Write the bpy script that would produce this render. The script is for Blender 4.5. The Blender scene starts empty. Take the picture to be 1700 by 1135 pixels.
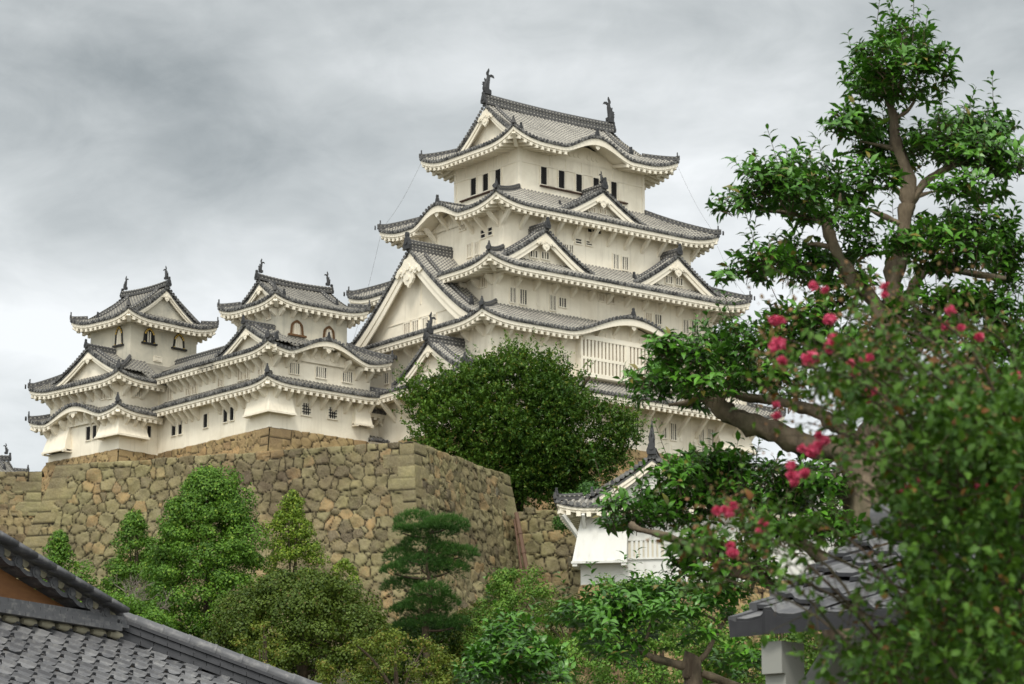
import bpy, math, random
import numpy as np
R = math.radians
scene = bpy.context.scene
col = scene.collection

# ---------------------------------------------------------------- camera
F = 4850.0; PH = 1700.0; CX = 850.0; CY = 567.5; HORIZON = 1650.0; CZ = 1.6
PITCH = math.atan((HORIZON-CY)/F); cp, sp = math.cos(PITCH), math.sin(PITCH)
cam = bpy.data.cameras.new('camera'); camo = bpy.data.objects.new('camera', cam); col.objects.link(camo)
cam.sensor_width = 36; cam.lens = 36*F/PH; cam.clip_start = 0.5; cam.clip_end = 6000
camo.location = (0, 0, CZ); camo.rotation_euler = (R(90)+PITCH, 0, 0)
cam.dof.use_dof = True; cam.dof.focus_distance = 48; cam.dof.aperture_fstop = 9
scene.camera = camo

# ---------------------------------------------------------------- sky, sun, exposure
SUN_EL, SUN_AZ = R(50), R(188)          # azimuth clockwise from +Y
world = bpy.data.worlds.new('World'); scene.world = world; world.use_nodes = True
wt = world.node_tree; wn, wl = wt.nodes, wt.links; wn.clear()
def wnode(t, **k):
    n = wn.new(t)
    for a, b in k.items(): setattr(n, a, b)
    return n
wout = wnode('ShaderNodeOutputWorld'); wbg = wnode('ShaderNodeBackground')
wsky = wnode('ShaderNodeTexSky', sky_type='NISHITA', sun_disc=False)
wsky.sun_elevation = SUN_EL; wsky.sun_rotation = SUN_AZ
wtc = wnode('ShaderNodeTexCoord')
def noise(scale, detail, rough, dist, loc, sc=(1, 1, 2.2)):
    m = wnode('ShaderNodeMapping'); m.inputs['Location'].default_value = loc; m.inputs['Scale'].default_value = sc
    wl.new(wtc.outputs['Generated'], m.inputs[0])
    n = wnode('ShaderNodeTexNoise'); n.inputs['Scale'].default_value = scale; n.inputs['Detail'].default_value = detail
    n.inputs['Roughness'].default_value = rough; n.inputs['Distortion'].default_value = dist
    wl.new(m.outputs[0], n.inputs['Vector']); return n.outputs['Fac']
def wmath(op, a, b=None, c=None, clamp=False):
    n = wnode('ShaderNodeMath', operation=op, use_clamp=clamp)
    for i, v in enumerate((a, b, c)):
        if v is None: continue
        if isinstance(v, (int, float)): n.inputs[i].default_value = v
        else: wl.new(v, n.inputs[i])
    return n.outputs[0]
def wdot(d):
    n = wnode('ShaderNodeVectorMath', operation='DOT_PRODUCT'); wl.new(wtc.outputs['Generated'], n.inputs[0])
    v = np.array(d, float); v /= np.linalg.norm(v); n.inputs[1].default_value = tuple(v); return n.outputs['Value']
def lobe(px, py, deg):                    # soft round patch of cloud about a sky direction
    x = (px-CX)/F; v = (CY-py)/F
    c = wdot((x, cp-sp*v, sp+cp*v))
    k = math.cos(R(deg))
    n = wnode('ShaderNodeMapRange', interpolation_type='SMOOTHERSTEP')
    n.inputs['From Min'].default_value = k; n.inputs['From Max'].default_value = 1.0
    wl.new(c, n.inputs['Value']); return n.outputs[0]
n1 = noise(9, 5, .5, .5, (3.1, .4, .3)); n2 = noise(30, 7, .6, .5, (1.7, 5.2, .9), (1, 1, 1.7))
base = wmath('MULTIPLY_ADD', n1, 1.0, .0)
cl = wmath('ADD', base, wmath('MULTIPLY', wmath('SUBTRACT', n2, .5), .36))
cl = wmath('ADD', cl, wmath('MULTIPLY', lobe(250, 650, 5.5), .20))
cl = wmath('ADD', cl, wmath('MULTIPLY', lobe(1150, 520, 6), .30))
cl = wmath('ADD', cl, wmath('MULTIPLY', lobe(150, 60, 5.5), -.12))
cl = wmath('ADD', cl, wmath('MULTIPLY', lobe(560, 20, 3.2), -.10))
cl = wmath('ADD', cl, wmath('MULTIPLY', lobe(240, 250, 3.6), -.13))
cl = wmath('ADD', cl, wmath('MULTIPLY', lobe(1650, 60, 4.5), -.10))
ramp = wnode('ShaderNodeValToRGB'); cr = ramp.color_ramp
cr.elements[0].position = .12; cr.elements[0].color = (.265, .282, .272, 1)
cr.elements[1].position = .90; cr.elements[1].color = (.80, .81, .80, 1)
e = cr.elements.new(.5); e.color = (.505, .522, .508, 1)
wl.new(cl, ramp.inputs[0])
# the cloud is thinner, so brighter, towards the veiled sun high behind the camera
sund = (math.sin(SUN_AZ)*math.cos(SUN_EL), math.cos(SUN_AZ)*math.cos(SUN_EL), math.sin(SUN_EL))
glow = wnode('ShaderNodeMapRange'); glow.inputs['From Min'].default_value = .1; glow.inputs['From Max'].default_value = 1
glow.inputs['To Min'].default_value = 1; glow.inputs['To Max'].default_value = 3.4; wl.new(wdot(sund), glow.inputs['Value'])
mulc = wnode('ShaderNodeVectorMath', operation='SCALE'); wl.new(ramp.outputs[0], mulc.inputs[0]); wl.new(glow.outputs[0], mulc.inputs['Scale'])
ss = wnode('ShaderNodeVectorMath', operation='SCALE'); wl.new(wsky.outputs[0], ss.inputs[0]); ss.inputs['Scale'].default_value = 0.06
mixw = wnode('ShaderNodeVectorMath', operation='ADD')
sc2 = wnode('ShaderNodeVectorMath', operation='SCALE'); wl.new(mulc.outputs[0], sc2.inputs[0]); sc2.inputs['Scale'].default_value = 8.4
wl.new(wsky.outputs[0], mixw.inputs[0]); wl.new(sc2.outputs[0], mixw.inputs[1])
sel = wnode('ShaderNodeVectorMath', operation='SCALE'); wl.new(wsky.outputs[0], sel.inputs[0]); sel.inputs['Scale'].default_value = .15
wl.new(sel.outputs[0], mixw.inputs[0])
wl.new(mixw.outputs[0], wbg.inputs['Color']); wbg.inputs['Strength'].default_value = 0.10
wl.new(wbg.outputs[0], wout.inputs[0])
sunl = bpy.data.lights.new('sun', 'SUN'); sunl.energy = 1.5; sunl.angle = R(14); sunl.color = (1, .95, .86)
suno = bpy.data.objects.new('sun', sunl); col.objects.link(suno)
suno.location = (0, -50, 120); suno.rotation_euler = (R(90)-SUN_EL, 0, -SUN_AZ+math.pi)
scene.view_settings.view_transform = 'Standard'; scene.view_settings.look = 'None'
scene.view_settings.exposure = 0.42; scene.view_settings.gamma = 1
scene.view_settings.use_curve_mapping = False

# ---------------------------------------------------------------- geometry helpers
def ray(px, py):
    x = (px-CX)/F; v = (CY-py)/F
    return np.array([x, cp-sp*v, sp+cp*v])
def at_depth(px, py, Y):
    r = ray(px, py); t = Y/r[1]; return np.array([r[0]*t, Y, CZ+r[2]*t])
def at_z(px, py, z):
    r = ray(px, py); t = (z-CZ)/r[2]; return np.array([r[0]*t, r[1]*t, z])
def proj(P):
    P = np.asarray(P, float); x, y, z = P[..., 0], P[..., 1], P[..., 2]-CZ; d = y*cp+z*sp; return CX+F*x/d, CY-F*(-y*sp+z*cp)/d
class Fr:                                  # a building's own axes
    def __init__(s, o, deg):
        s.o = np.array(o[:2], float); s.deg = deg; a = R(deg)
        s.x = np.array([math.cos(a), math.sin(a)]); s.y = np.array([-math.sin(a), math.cos(a)])
    def loc(s, p):
        d = np.array(p[:2])-s.o; return float(d@s.x), float(d@s.y)
    def onx(s, c, px, py):
        r = ray(px, py); t = (c+s.o@s.x)/(r[:2]@s.x); p = r*t; return s.loc(p)[1], float(CZ+p[2])
    def ony(s, c, px, py):
        r = ray(px, py); t = (c+s.o@s.y)/(r[:2]@s.y); p = r*t; return s.loc(p)[0], float(CZ+p[2])
    def w(s, x, y): q = s.o+x*s.x+y*s.y; return float(q[0]), float(q[1])

ZB = {}
class MB:
    def __init__(s): s.v = []; s.f = []; s.m = []; s.tc = []; s.has = False
    def add(s, vs, fs, m=0, tc=None):
        b = len(s.v); s.v.extend([tuple(map(float, p)) for p in vs])
        s.f.extend([tuple(i+b for i in f) for f in fs]); s.m.extend([m]*len(fs))
        if tc is None: s.tc.extend([(0., 0., 0.)]*len(vs))
        else: s.tc.extend([(float(a[0]), float(a[1]), 0.) for a in tc]); s.has = True
    def grid(s, P, m=0, tc=None, closed=False):
        nu, nv = len(P), len(P[0]); vs = [p for r in P for p in r]; fs = []
        for i in range(nu-1):
            for j in range(nv-1 if not closed else nv):
                k = (j+1) % nv; fs.append((i*nv+j, (i+1)*nv+j, (i+1)*nv+k, i*nv+k))
        s.add(vs, fs, m, [t for r in tc for t in r] if tc else None)
    def box(s, x0, x1, y0, y1, z0, z1, m=0):
        v = [(x0,y0,z0),(x1,y0,z0),(x1,y1,z0),(x0,y1,z0),(x0,y0,z1),(x1,y0,z1),(x1,y1,z1),(x0,y1,z1)]
        s.add(v, [(0,3,2,1),(4,5,6,7),(0,1,5,4),(1,2,6,5),(2,3,7,6),(3,0,4,7)], m)
    def hexa(s, v, m=0):                   # v: bottom 4 then top 4
        s.add(v, [(0,3,2,1),(4,5,6,7),(0,1,5,4),(1,2,6,5),(2,3,7,6),(3,0,4,7)], m)
    def bar(s, a, b, w, h, m=0, up=(0,0,1)):
        a, b = np.array(a, float), np.array(b, float); d = b-a; d /= np.linalg.norm(d)
        sd = np.cross(d, up); n = np.linalg.norm(sd); sd = sd/n if n > 1e-6 else np.array([1., 0, 0]); u = np.cross(sd, d)
        sd = sd*w/2; u = u*h/2
        s.hexa([a-sd-u, a+sd-u, b+sd-u, b-sd-u, a-sd+u, a+sd+u, b+sd+u, b-sd+u], m)
    def tube(s, pts, rad, n=8, m=0, cap=True, prof=None):
        pts = [np.array(p, float) for p in pts]; P = []; T = []; L = 0; pu = None
        if isinstance(rad, (int, float)): rad = [rad]*len(pts)
        for i, p in enumerate(pts):
            d = pts[min(i+1, len(pts)-1)]-pts[max(i-1, 0)]; d /= (np.linalg.norm(d)+1e-9)
            if pu is None:
                ref = np.array([0, 0, 1.]) if abs(d[2]) < .9 else np.array([1., 0, 0])
                pu = np.cross(np.cross(d, ref), d)
            a = np.cross(d, pu); a /= (np.linalg.norm(a)+1e-9); b = np.cross(a, d); pu = b
            if i: L += np.linalg.norm(p-pts[i-1])
            P.append([p+rad[i]*(math.cos(2*math.pi*k/n)*a+math.sin(2*math.pi*k/n)*b)*(1 if prof is None else prof(i, k)) for k in range(n)])
            T.append([(k/n, L) for k in range(n)])
        s.grid(P, m, T, closed=True)
        if cap:
            for row in (P[0], P[-1]):
                s.add(row, [tuple(range(n))], m)
    def disc(s, c, nrm, r, th, n=8, m=0):
        c = np.array(c, float); nrm = np.array(nrm, float); nrm /= np.linalg.norm(nrm)
        a = np.cross(nrm, (0, 0, 1.)); a /= (np.linalg.norm(a)+1e-9); b = np.cross(a, nrm)
        r0 = [c+r*(math.cos(2*math.pi*k/n)*a+math.sin(2*math.pi*k/n)*b) for k in range(n)]
        r1 = [p+nrm*th for p in r0]
        s.add(r0+r1, [tuple(range(n, 2*n))]+[(k, (k+1) % n, n+(k+1) % n, n+k) for k in range(n)], m)
    def prism(s, poly, org, ax, ay, th, m=0):   # polygon (a,b) in plane org+a*ax+b*ay, extruded both ways by th along normal
        org, ax, ay = (np.array(q, float) for q in (org, ax, ay)); n = np.cross(ax, ay); n /= np.linalg.norm(n)
        k = len(poly); f = [org+a*ax+b*ay-n*th for a, b in poly]; g = [org+a*ax+b*ay+n*th for a, b in poly]
        s.add(f+g, [tuple(range(k))[::-1], tuple(range(k, 2*k))]+[(i, (i+1) % k, k+(i+1) % k, k+i) for i in range(k)], m)
    def build(s, name, mats, parent=None, smooth=False, kind=None):
        me = bpy.data.meshes.new(name); me.from_pydata(s.v, [], s.f)
        for mt in (mats if isinstance(mats, (list, tuple)) else [mats]): me.materials.append(mt)
        me.polygons.foreach_set('material_index', s.m)
        if s.has:
            a = me.attributes.new('tc', 'FLOAT_VECTOR', 'POINT'); a.data.foreach_set('vector', np.array(s.tc, 'f').ravel())
        if smooth: me.polygons.foreach_set('use_smooth', [True]*len(s.f))
        me.update()
        o = bpy.data.objects.new(name, me); col.objects.link(o)
        if parent is not None:
            o.parent = parent
            if parent.name in ZB: o.location = (0, 0, -ZB[parent.name])
        if kind: o['kind'] = kind
        return o
def tag(o, label, cat, group=None, kind=None):
    o['label'] = label; o['category'] = cat
    if group: o['group'] = group
    if kind: o['kind'] = kind
    return o
def thing(name, label, cat, loc=(0, 0, 0), rotz=0, group=None):
    o = bpy.data.objects.new(name, None); col.objects.link(o); o.empty_display_size = .5
    o.location = loc; o.rotation_euler = (0, 0, rotz); ZB[o.name] = loc[2]; return tag(o, label, cat, group)

# ---------------------------------------------------------------- materials
def mat(name, fn, rough=.9, spec=.3):
    m = bpy.data.materials.new(name); m.use_nodes = True; nt = m.node_tree; N, L = nt.nodes, nt.links
    b = N['Principled BSDF']; b.inputs['Roughness'].default_value = rough
    b.inputs['Specular IOR Level'].default_value = spec
    class H:
        @staticmethod
        def node(t, **k):
            n = N.new(t)
            for a, v in k.items(): setattr(n, a, v)
            return n
        @staticmethod
        def link(a, b): L.new(a, b)
        @staticmethod
        def coord(kind='Object', scale=(1, 1, 1), loc=(0, 0, 0)):
            t = N.new('ShaderNodeTexCoord'); mp = N.new('ShaderNodeMapping'); mp.inputs['Scale'].default_value = scale
            mp.inputs['Location'].default_value = loc; L.new(t.outputs[kind], mp.inputs[0]); return mp.outputs[0]
        @staticmethod
        def attr(nm, out='Vector'):
            a = N.new('ShaderNodeAttribute'); a.attribute_name = nm; return a.outputs[out]
        @staticmethod
        def noise(v, scale, detail=4, rough=.55, dist=0):
            n = N.new('ShaderNodeTexNoise'); n.inputs['Scale'].default_value = scale; n.inputs['Detail'].default_value = detail
            n.inputs['Roughness'].default_value = rough; n.inputs['Distortion'].default_value = dist
            if v is not None: L.new(v, n.inputs['Vector'])
            return n.outputs['Fac']
        @staticmethod
        def math(op, a, b=None, c=None, clamp=False):
            n = N.new('ShaderNodeMath'); n.operation = op; n.use_clamp = clamp
            for i, v in enumerate((a, b, c)):
                if v is None: continue
                if isinstance(v, (int, float)): n.inputs[i].default_value = v
                else: L.new(v, n.inputs[i])
            return n.outputs[0]
        @staticmethod
        def rng(v, a, b, c=0, d=1):
            n = N.new('ShaderNodeMapRange'); n.clamp = True
            for k, x in zip(('From Min', 'From Max', 'To Min', 'To Max'), (a, b, c, d)): n.inputs[k].default_value = x
            L.new(v, n.inputs['Value']); return n.outputs[0]
        @staticmethod
        def mix(f, a, b, blend='MIX'):
            n = N.new('ShaderNodeMix'); n.data_type = 'RGBA'; n.blend_type = blend
            if isinstance(f, (int, float)): n.inputs[0].default_value = f
            else: L.new(f, n.inputs[0])
            for i, v in ((6, a), (7, b)):
                if isinstance(v, tuple): n.inputs[i].default_value = (*v, 1)
                else: L.new(v, n.inputs[i])
            return n.outputs[2]
        @staticmethod
        def sep(v):
            n = N.new('ShaderNodeSeparateXYZ'); L.new(v, n.inputs[0]); return n.outputs
        @staticmethod
        def bump(h, strength=.3, dist=.05):
            n = N.new('ShaderNodeBump'); n.inputs['Strength'].default_value = strength; n.inputs['Distance'].default_value = dist
            L.new(h, n.inputs['Height']); L.new(n.outputs[0], b.inputs['Normal'])
        @staticmethod
        def color(c):
            if isinstance(c, tuple): b.inputs['Base Color'].default_value = (*c, 1)
            else: L.new(c, b.inputs['Base Color'])
        bsdf = b
        nodes = N
    fn(H); return m

def plaster_fn(base, stain, amt=.5, streak=.35):
    def fn(h):
        c = h.coord('Object'); n = h.noise(c, .35, 6, .6, .6); s = h.noise(h.coord('Object', (2.2, 2.2, .16)), 1.0, 6, .65)
        f = h.rng(n, .42, .75, 0, amt); a = h.mix(f, base, stain)
        g = h.rng(s, .52, .78, 0, streak); a = h.mix(g, a, tuple(x*.80 for x in stain))
        fine = h.noise(c, 7, 3); a = h.mix(h.rng(fine, .4, .7, 0, .10), a, tuple(x*.7 for x in base))
        h.color(a); h.bump(h.noise(c, 3, 5), .15, .03)
    return fn
M = {}
M['plaster'] = mat('white_plaster', plaster_fn((.84, .77, .635), (.62, .545, .42), .75, .55))
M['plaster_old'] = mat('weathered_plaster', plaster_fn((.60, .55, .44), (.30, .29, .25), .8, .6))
M['trim'] = mat('white_trim_plaster', plaster_fn((.80, .735, .61), (.64, .565, .44), .55, .3))
M['bright'] = mat('fresh_white_plaster', plaster_fn((.64, .63, .59), (.44, .42, .36), .45, .45))
M['shutter'] = mat('closed_inner_shutter', plaster_fn((.46, .38, .28), (.36, .30, .22), .4, .2))
M['dark'] = mat('dark_window_interior', lambda h: h.color((.018, .018, .02)))
M['iron'] = mat('black_lacquer_and_iron', lambda h: h.color((.02, .018, .016)), .6)
M['gold'] = mat('gilt_fitting', lambda h: h.color((.62, .42, .10)), .45)
def disc_fn(h):
    n = h.noise(h.coord('Object'), 2.5, 3); h.color(h.mix(h.rng(n, .4, .62), (.050, .050, .051), (.19, .185, .175)))
M['disc'] = mat('eave_end_tile', disc_fn, .75)
def tile_fn(cream, dk, w0, w1, per=.33):
    def fn(h):
        t = h.sep(h.attr('tc')); fr = h.math('FRACT', h.math('DIVIDE', t[1], per))
        j = h.math('MULTIPLY', h.rng(fr, w0-.06, w0+.02), h.rng(fr, w1, w1+.06, 1, 0))
        n = h.noise(h.coord('Object'), .6, 5, .65); n2 = h.noise(h.coord('Object'), 6, 3)
        g = h.mix(h.rng(n2, .35, .68), dk, tuple(x*2.0 for x in dk))
        cr_ = h.mix(h.rng(n, .40, .66), cream, tuple(x*.62 for x in cream))
        h.color(h.mix(j, cr_, g))
    return fn
M['rib'] = mat('round_roof_tile', tile_fn((.46, .43, .36), (.135, .128, .12), .45, .98), .8)
M['pan'] = mat('flat_roof_tile', tile_fn((.36, .335, .28), (.045, .043, .042), .50, 1.1), .85)
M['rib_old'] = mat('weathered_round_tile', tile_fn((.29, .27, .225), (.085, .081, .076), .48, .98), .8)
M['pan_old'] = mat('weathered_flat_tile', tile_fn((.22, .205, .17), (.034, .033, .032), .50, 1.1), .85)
def ridge_fn(h):
    t = h.sep(h.attr('tc')); a = h.math('FRACT', h.math('DIVIDE', t[0], .36)); b = h.math('FRACT', h.math('DIVIDE', t[1], .27))
    j = h.math('MULTIPLY', h.rng(a, .62, .68), h.rng(b, .68, .76))
    n = h.noise(h.coord('Object'), 3, 4); g = h.mix(n, (.040, .040, .041), (.125, .12, .115)); h.color(h.mix(j, g, (.40, .38, .33)))
M['ridge'] = mat('ridge_tile', ridge_fn, .8)
def cast_fn(h):
    n = h.noise(h.coord('Object'), 5, 4); h.color(h.mix(n, (.018, .019, .021), (.065, .065, .066)))
M['cast'] = mat('dark_ornament_tile', cast_fn, .7)
# ---------------------------------------------------------------- japanese roof builder
class Side:
    """one eave: u runs along it, d inwards; p(u,d,z) gives building coordinates"""
    def __init__(s, rect, nm):
        x0, x1, y0, y1 = rect; s.nm = nm; s.rect = rect
        s.L = (x1-x0) if nm in 'SN' else (y1-y0)
    def p(s, u, d, z):
        x0, x1, y0, y1 = s.rect
        if s.nm == 'S': return (x0+u, y0+d, z)
        if s.nm == 'E': return (x1-d, y0+u, z)
        if s.nm == 'N': return (x1-u, y1-d, z)
        return (x0+d, y1-u, z)
    def vec(s, a, b, c=0):
        q0 = np.array(s.p(0, 0, 0)); return np.array(s.p(a, b, c))-q0
PITCH_R = .39
def rib(mb, sd, pts, w=.105, h=.10, m=0, lat=None):
    """half-round tile rib along pts (list of xyz); lat = unit lateral vector"""
    P = []; T = []; L = 0
    for i, p in enumerate(pts):
        p = np.array(p); 
        if i: L += float(np.linalg.norm(p-np.array(pts[i-1])))
        P.append([p-lat*w, p-lat*w*.62+(0, 0, h*.85), p+lat*w*.62+(0, 0, h*.85), p+lat*w]); T.append([(0, L)]*4)
    mb.grid(P, m, T)
def hornridge(mb, pts, w, h, m=0):
    """layered ridge of tiles along pts, w wide h high, rounded top"""
    pts = [np.array(p, float) for p in pts]; P = []; T = []; L = 0
    for i, p in enumerate(pts):
        d = pts[min(i+1, len(pts)-1)]-pts[max(i-1, 0)]; d[2] = 0; d /= np.linalg.norm(d)+1e-9
        a = np.array([-d[1], d[0], 0]); L += float(np.linalg.norm(p-pts[i-1])) if i else 0
        pr = [(-.5, -.25), (-.5, .45), (-.62, .5), (-.62, .58), (-.36, .62), (-.34, .9), (-.15, 1.05), (.15, 1.05), (.34, .9), (.36, .62), (.62, .58), (.62, .5), (.5, .45), (.5, -.25)]
        P.append([p+a*w*x+np.array([0, 0, h*y]) for x, y in pr]); T.append([(L, (y+.25)*h) for x, y in pr])
    mb.grid(P, m, T); mb.add(P[0], [tuple(range(14))], m); mb.add(P[-1], [tuple(range(14))[::-1]], m)
def oni(parent, p, d, s=1.0, name='ridge_end_tile'):
    """ridge-end tile: a shouldered dark plate with a rounded finial"""
    mb = MB(); d = np.array([d[0], d[1], 0.]); d /= np.linalg.norm(d); a = np.array([-d[1], d[0], 0])
    s = s*.8
    poly = [(-.42, -.1), (.42, -.1), (.50, .18), (.36, .42), (.30, .62), (.17, .78), (.20, .93), (.12, 1.08), (-.12, 1.08), (-.20, .93), (-.17, .78), (-.30, .62), (-.36, .42), (-.50, .18)]
    mb.prism([(x*s*.72, y*s) for x, y in poly], p, a, (0, 0, 1), .11*s)
    mb.disc(np.array(p)+np.array([0, 0, .36*s])+d*.10*s, d, .17*s, .07*s, 10)
    return mb.build(name, M['cast'], parent)
def fish(parent, p, d, s=1.0):
    """shachihoko: dolphin-like roof fish, head down on the ridge end, tail curling up over the ridge"""
    mb = MB(); d = np.array([d[0], d[1], 0.]); d /= np.linalg.norm(d); a = np.array([-d[1], d[0], 0]); p = np.array(p, float)
    body = [(.10, 0, .30), (.16, .28, .33), (.10, .60, .30), (-.02, .92, .24), (-.12, 1.22, .18), (-.10, 1.5, .13), (.02, 1.72, .09)]
    # outward is +d; the body leans inward then the tail flicks outward
    pts = [p+d*x*s+np.array([0, 0, z*s]) for x, z, r in body]; rad = [r*s for x, z, r in body]
    mb.tube(pts, rad, 10, prof=lambda i, k: .75 if k in (0, 5) else 1)
    def fin(poly, th=.035): mb.prism([(x*s, y*s) for x, y in poly], p, d, (0, 0, 1), th*s)
    fin([(.02, 1.5), (-.12, 1.62), (-.22, 1.95), (-.16, 2.18), (-.02, 1.95), (.10, 1.74), (.10, 1.6)], .05)
    fin([(-.08, 1.5), (-.40, 1.66), (-.66, 1.60), (-.78, 1.36), (-.50, 1.42), (-.20, 1.30)], .05)
    fin([(.20, .70), (.42, .86), (.56, .78), (.46, .66), (.62, .58), (.40, .50), (.30, .34)])
    fin([(.10, 1.0), (.28, 1.22), (.34, 1.10), (.22, .82)])
    fin([(-.20, .25), (-.42, .1), (-.40, -.15), (-.1, -.1)], .10)
    mb.prism([(-.30*s, -.28*s), (.34*s, -.28*s), (.30*s, .12*s), (-.26*s, .12*s)], p, d, (0, 0, 1), .26*s)
    return mb.build('roof_fish', M['cast'], parent)
def pendant(parent, p, a, s):
    """carved gegyo hanging under a gable peak, in plane a x Z"""
    mb = MB()
    poly = [(0, .15), (.30, .12), (.46, -.10), (.80, -.30), (.95, -.52), (.78, -.62), (.62, -.48), (.50, -.62), (.34, -.52), (.36, -.78), (.22, -.98), (.10, -1.02), (0, -1.16)]
    full = poly+[(-x, y) for x, y in poly[-2:0:-1]]
    mb.prism([(x*s, y*s) for x, y in full], p, a, (0, 0, 1), .06*s)
    n = np.cross(np.array(a, float), (0, 0, 1.))
    for x, y, r in ((0, -.25, .15), (.24, -.40, .10), (-.24, -.40, .10), (0, -.72, .12), (.55, -.38, .09), (-.55, -.38, .09)):
        c = np.array(p)+np.array(a)*x*s+np.array([0, 0, y*s])
        for sg in (1, -1): mb.disc(c+n*sg*.06*s, n*sg, r*s, .05*s, 8)
    return mb.build('carved_pendant', M['trim'], parent)

def barge(parent, T, uc, w, zp, d0, thick=.55, nseg=22, ovs=True):
    """verge tiles + white curved bargeboard of a gable; T(u,d,z) -> xyz; zp(v) height at lateral v"""
    db = MB(); bb = MB()
    nrm = np.array(T(0, -1, 0))-np.array(T(0, 0, 0))
    for sg in (-1, 1):
        L = 0; prev = None; s = 0
        v = .12
        while v < w:
            z = zp(v); c = T(uc+sg*v, d0-.02, z+.03)
            dz = (zp(v+.01)-z)/.01
            db.disc(c, nrm, .15, .10, 8); v += .34/math.sqrt(1+dz*dz)
        for lay, (zo, h, dd, th) in enumerate(((-.16, .14, .02, .22), (-.30, thick*.5, .05, .16), (-.30-thick*.5+.02, thick*.55, .13, .12))):
            P = []
            for i in range(nseg+1):
                vv = w*i/nseg*1.0; z = zp(vv)+zo
                hh = h*(1+.25*i/nseg)
                P.append([T(uc+sg*vv, d0+dd, z), T(uc+sg*vv, d0+dd, z-hh), T(uc+sg*vv, d0+dd+th, z-hh), T(uc+sg*vv, d0+dd+th, z)])
            bb.grid(P, 0 if lay else 1, closed=True)
            bb.add(P[-1], [(0, 1, 2, 3)], 0 if lay else 1)
    db.build('verge_tiles', M['disc'], parent); bb.build('bargeboard', [M['trim'], M['disc']], parent)
def gablewall(parent, T, uc, w, zp, d1, zb, drop=.45, m='plaster', n=20, d0=None):
    d0 = d1-.6 if d0 is None else d0
    mb = MB(); P = []
    for i in range(-n, n+1):
        v = w*i/n; zt = max(zp(abs(v))-drop, zb); P.append([T(uc+v, d1, zb-.6), T(uc+v, d1, zt)])
    mb.grid(P); P2 = [[T(uc+w*i/n, d1+.02, max(zp(abs(w*i/n))-drop, zb)), T(uc+w*i/n, d0+.2, max(zp(abs(w*i/n))-drop+.18, zb))] for i in range(-n, n+1)]
    mb.grid(P2)
    return mb.build('gable_wall', M[m], parent)

def eave(parent, sd, z0, ov, u0=None, u1=None, skipbump=None, rib_m='disc', rafters=True, step=.25, deep=.30, DL=1., DR=1.):
    """round tile ends, white fascia, rafters and soffit of one eave; z0(u) = tile height on the eave line"""
    u0 = 0 if u0 is None else u0; u1 = sd.L if u1 is None else u1
    dm = MB(); tm = MB(); n = max(2, int((u1-u0)/step))
    nrm = sd.vec(0, -1)
    k = int((u1-u0)/PITCH_R)
    for i in range(k+1):
        u = u0+(i+.5)*(u1-u0)/(k+1); dm.disc(sd.p(u, .02, z0(u)+.03), nrm, .145, .10, 8)
    us = [u0+(u1-u0)*i/n for i in range(n+1)]
    kL, kR = DL/max(ov, .1), DR/max(ov, .1)
    def clampd(u, d): return (min(max(u, min(d, ov)*kL), sd.L-min(d, ov)*kR), d)
    def strip(mb, prof, m):
        P = [[sd.p(*clampd(u, dd), z0(u)+zz) for dd, zz in prof] for u in us]; mb.grid(P, m, closed=True)
    def bz(u): return 0 if skipbump is None else skipbump(u)
    strip(dm, [(.0, -.02), (.0, -.15), (.3, -.15), (.3, -.02)], 0)
    P = [[sd.p(*clampd(u, .07), z0(u)-.15), sd.p(*clampd(u, .07), z0(u)-.15-deep*(1+.9*bz(u))), sd.p(*clampd(u, .25), z0(u)-.15-deep*(1+.9*bz(u))), sd.p(*clampd(u, .25), z0(u)-.15)] for u in us]
    tm.grid(P, 0, closed=True)
    P = [[sd.p(*clampd(u, .16), z0(u)-.15-deep+.02), sd.p(*clampd(u, .16), z0(u)-.15-deep-.13), sd.p(*clampd(u, .30), z0(u)-.15-deep-.13)] for u in us]
    tm.grid(P, 0)
    zs = lambda u, d: z0(u)-.15-deep-.10+.16*d
    P = [[sd.p(*clampd(u, d), zs(u, d)+.06) for d in (.2, ov*.5, ov+.1)] for u in us]; tm.grid(P, 0)
    if rafters:
        kk = int((u1-u0)/.62)
        for i in range(kk+1):
            u = u0+.15+i*(u1-u0-.3)/kk
            if bz(u) > .12: continue
            dmx = min(ov+.05, ((u-.05)/kL if kL > 0 else 99) if u < sd.L/2 else ((sd.L-u-.05)/kR if kR > 0 else 99))
            if dmx < .5: continue
            z = z0(u); a, b = .12, dmx
            vs = []
            for dd in (a, b):
                for du in (-.13, .13): vs.append((u+du, dd))
            lo = [sd.p(vs[0][0], a, zs(u, a)-.27), sd.p(vs[1][0], a, zs(u, a)-.27), sd.p(vs[1][0], b, zs(u, b)-.20), sd.p(vs[0][0], b, zs(u, b)-.20)]
            hi = [sd.p(vs[0][0], a, zs(u, a)+.05), sd.p(vs[1][0], a, zs(u, a)+.05), sd.p(vs[1][0], b, zs(u, b)+.05), sd.p(vs[0][0], b, zs(u, b)+.05)]
            tm.hexa(lo+hi)
    dm.build('eave_end_tiles', M['disc'], parent); tm.build('eave_soffit', M['trim'], parent)
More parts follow.
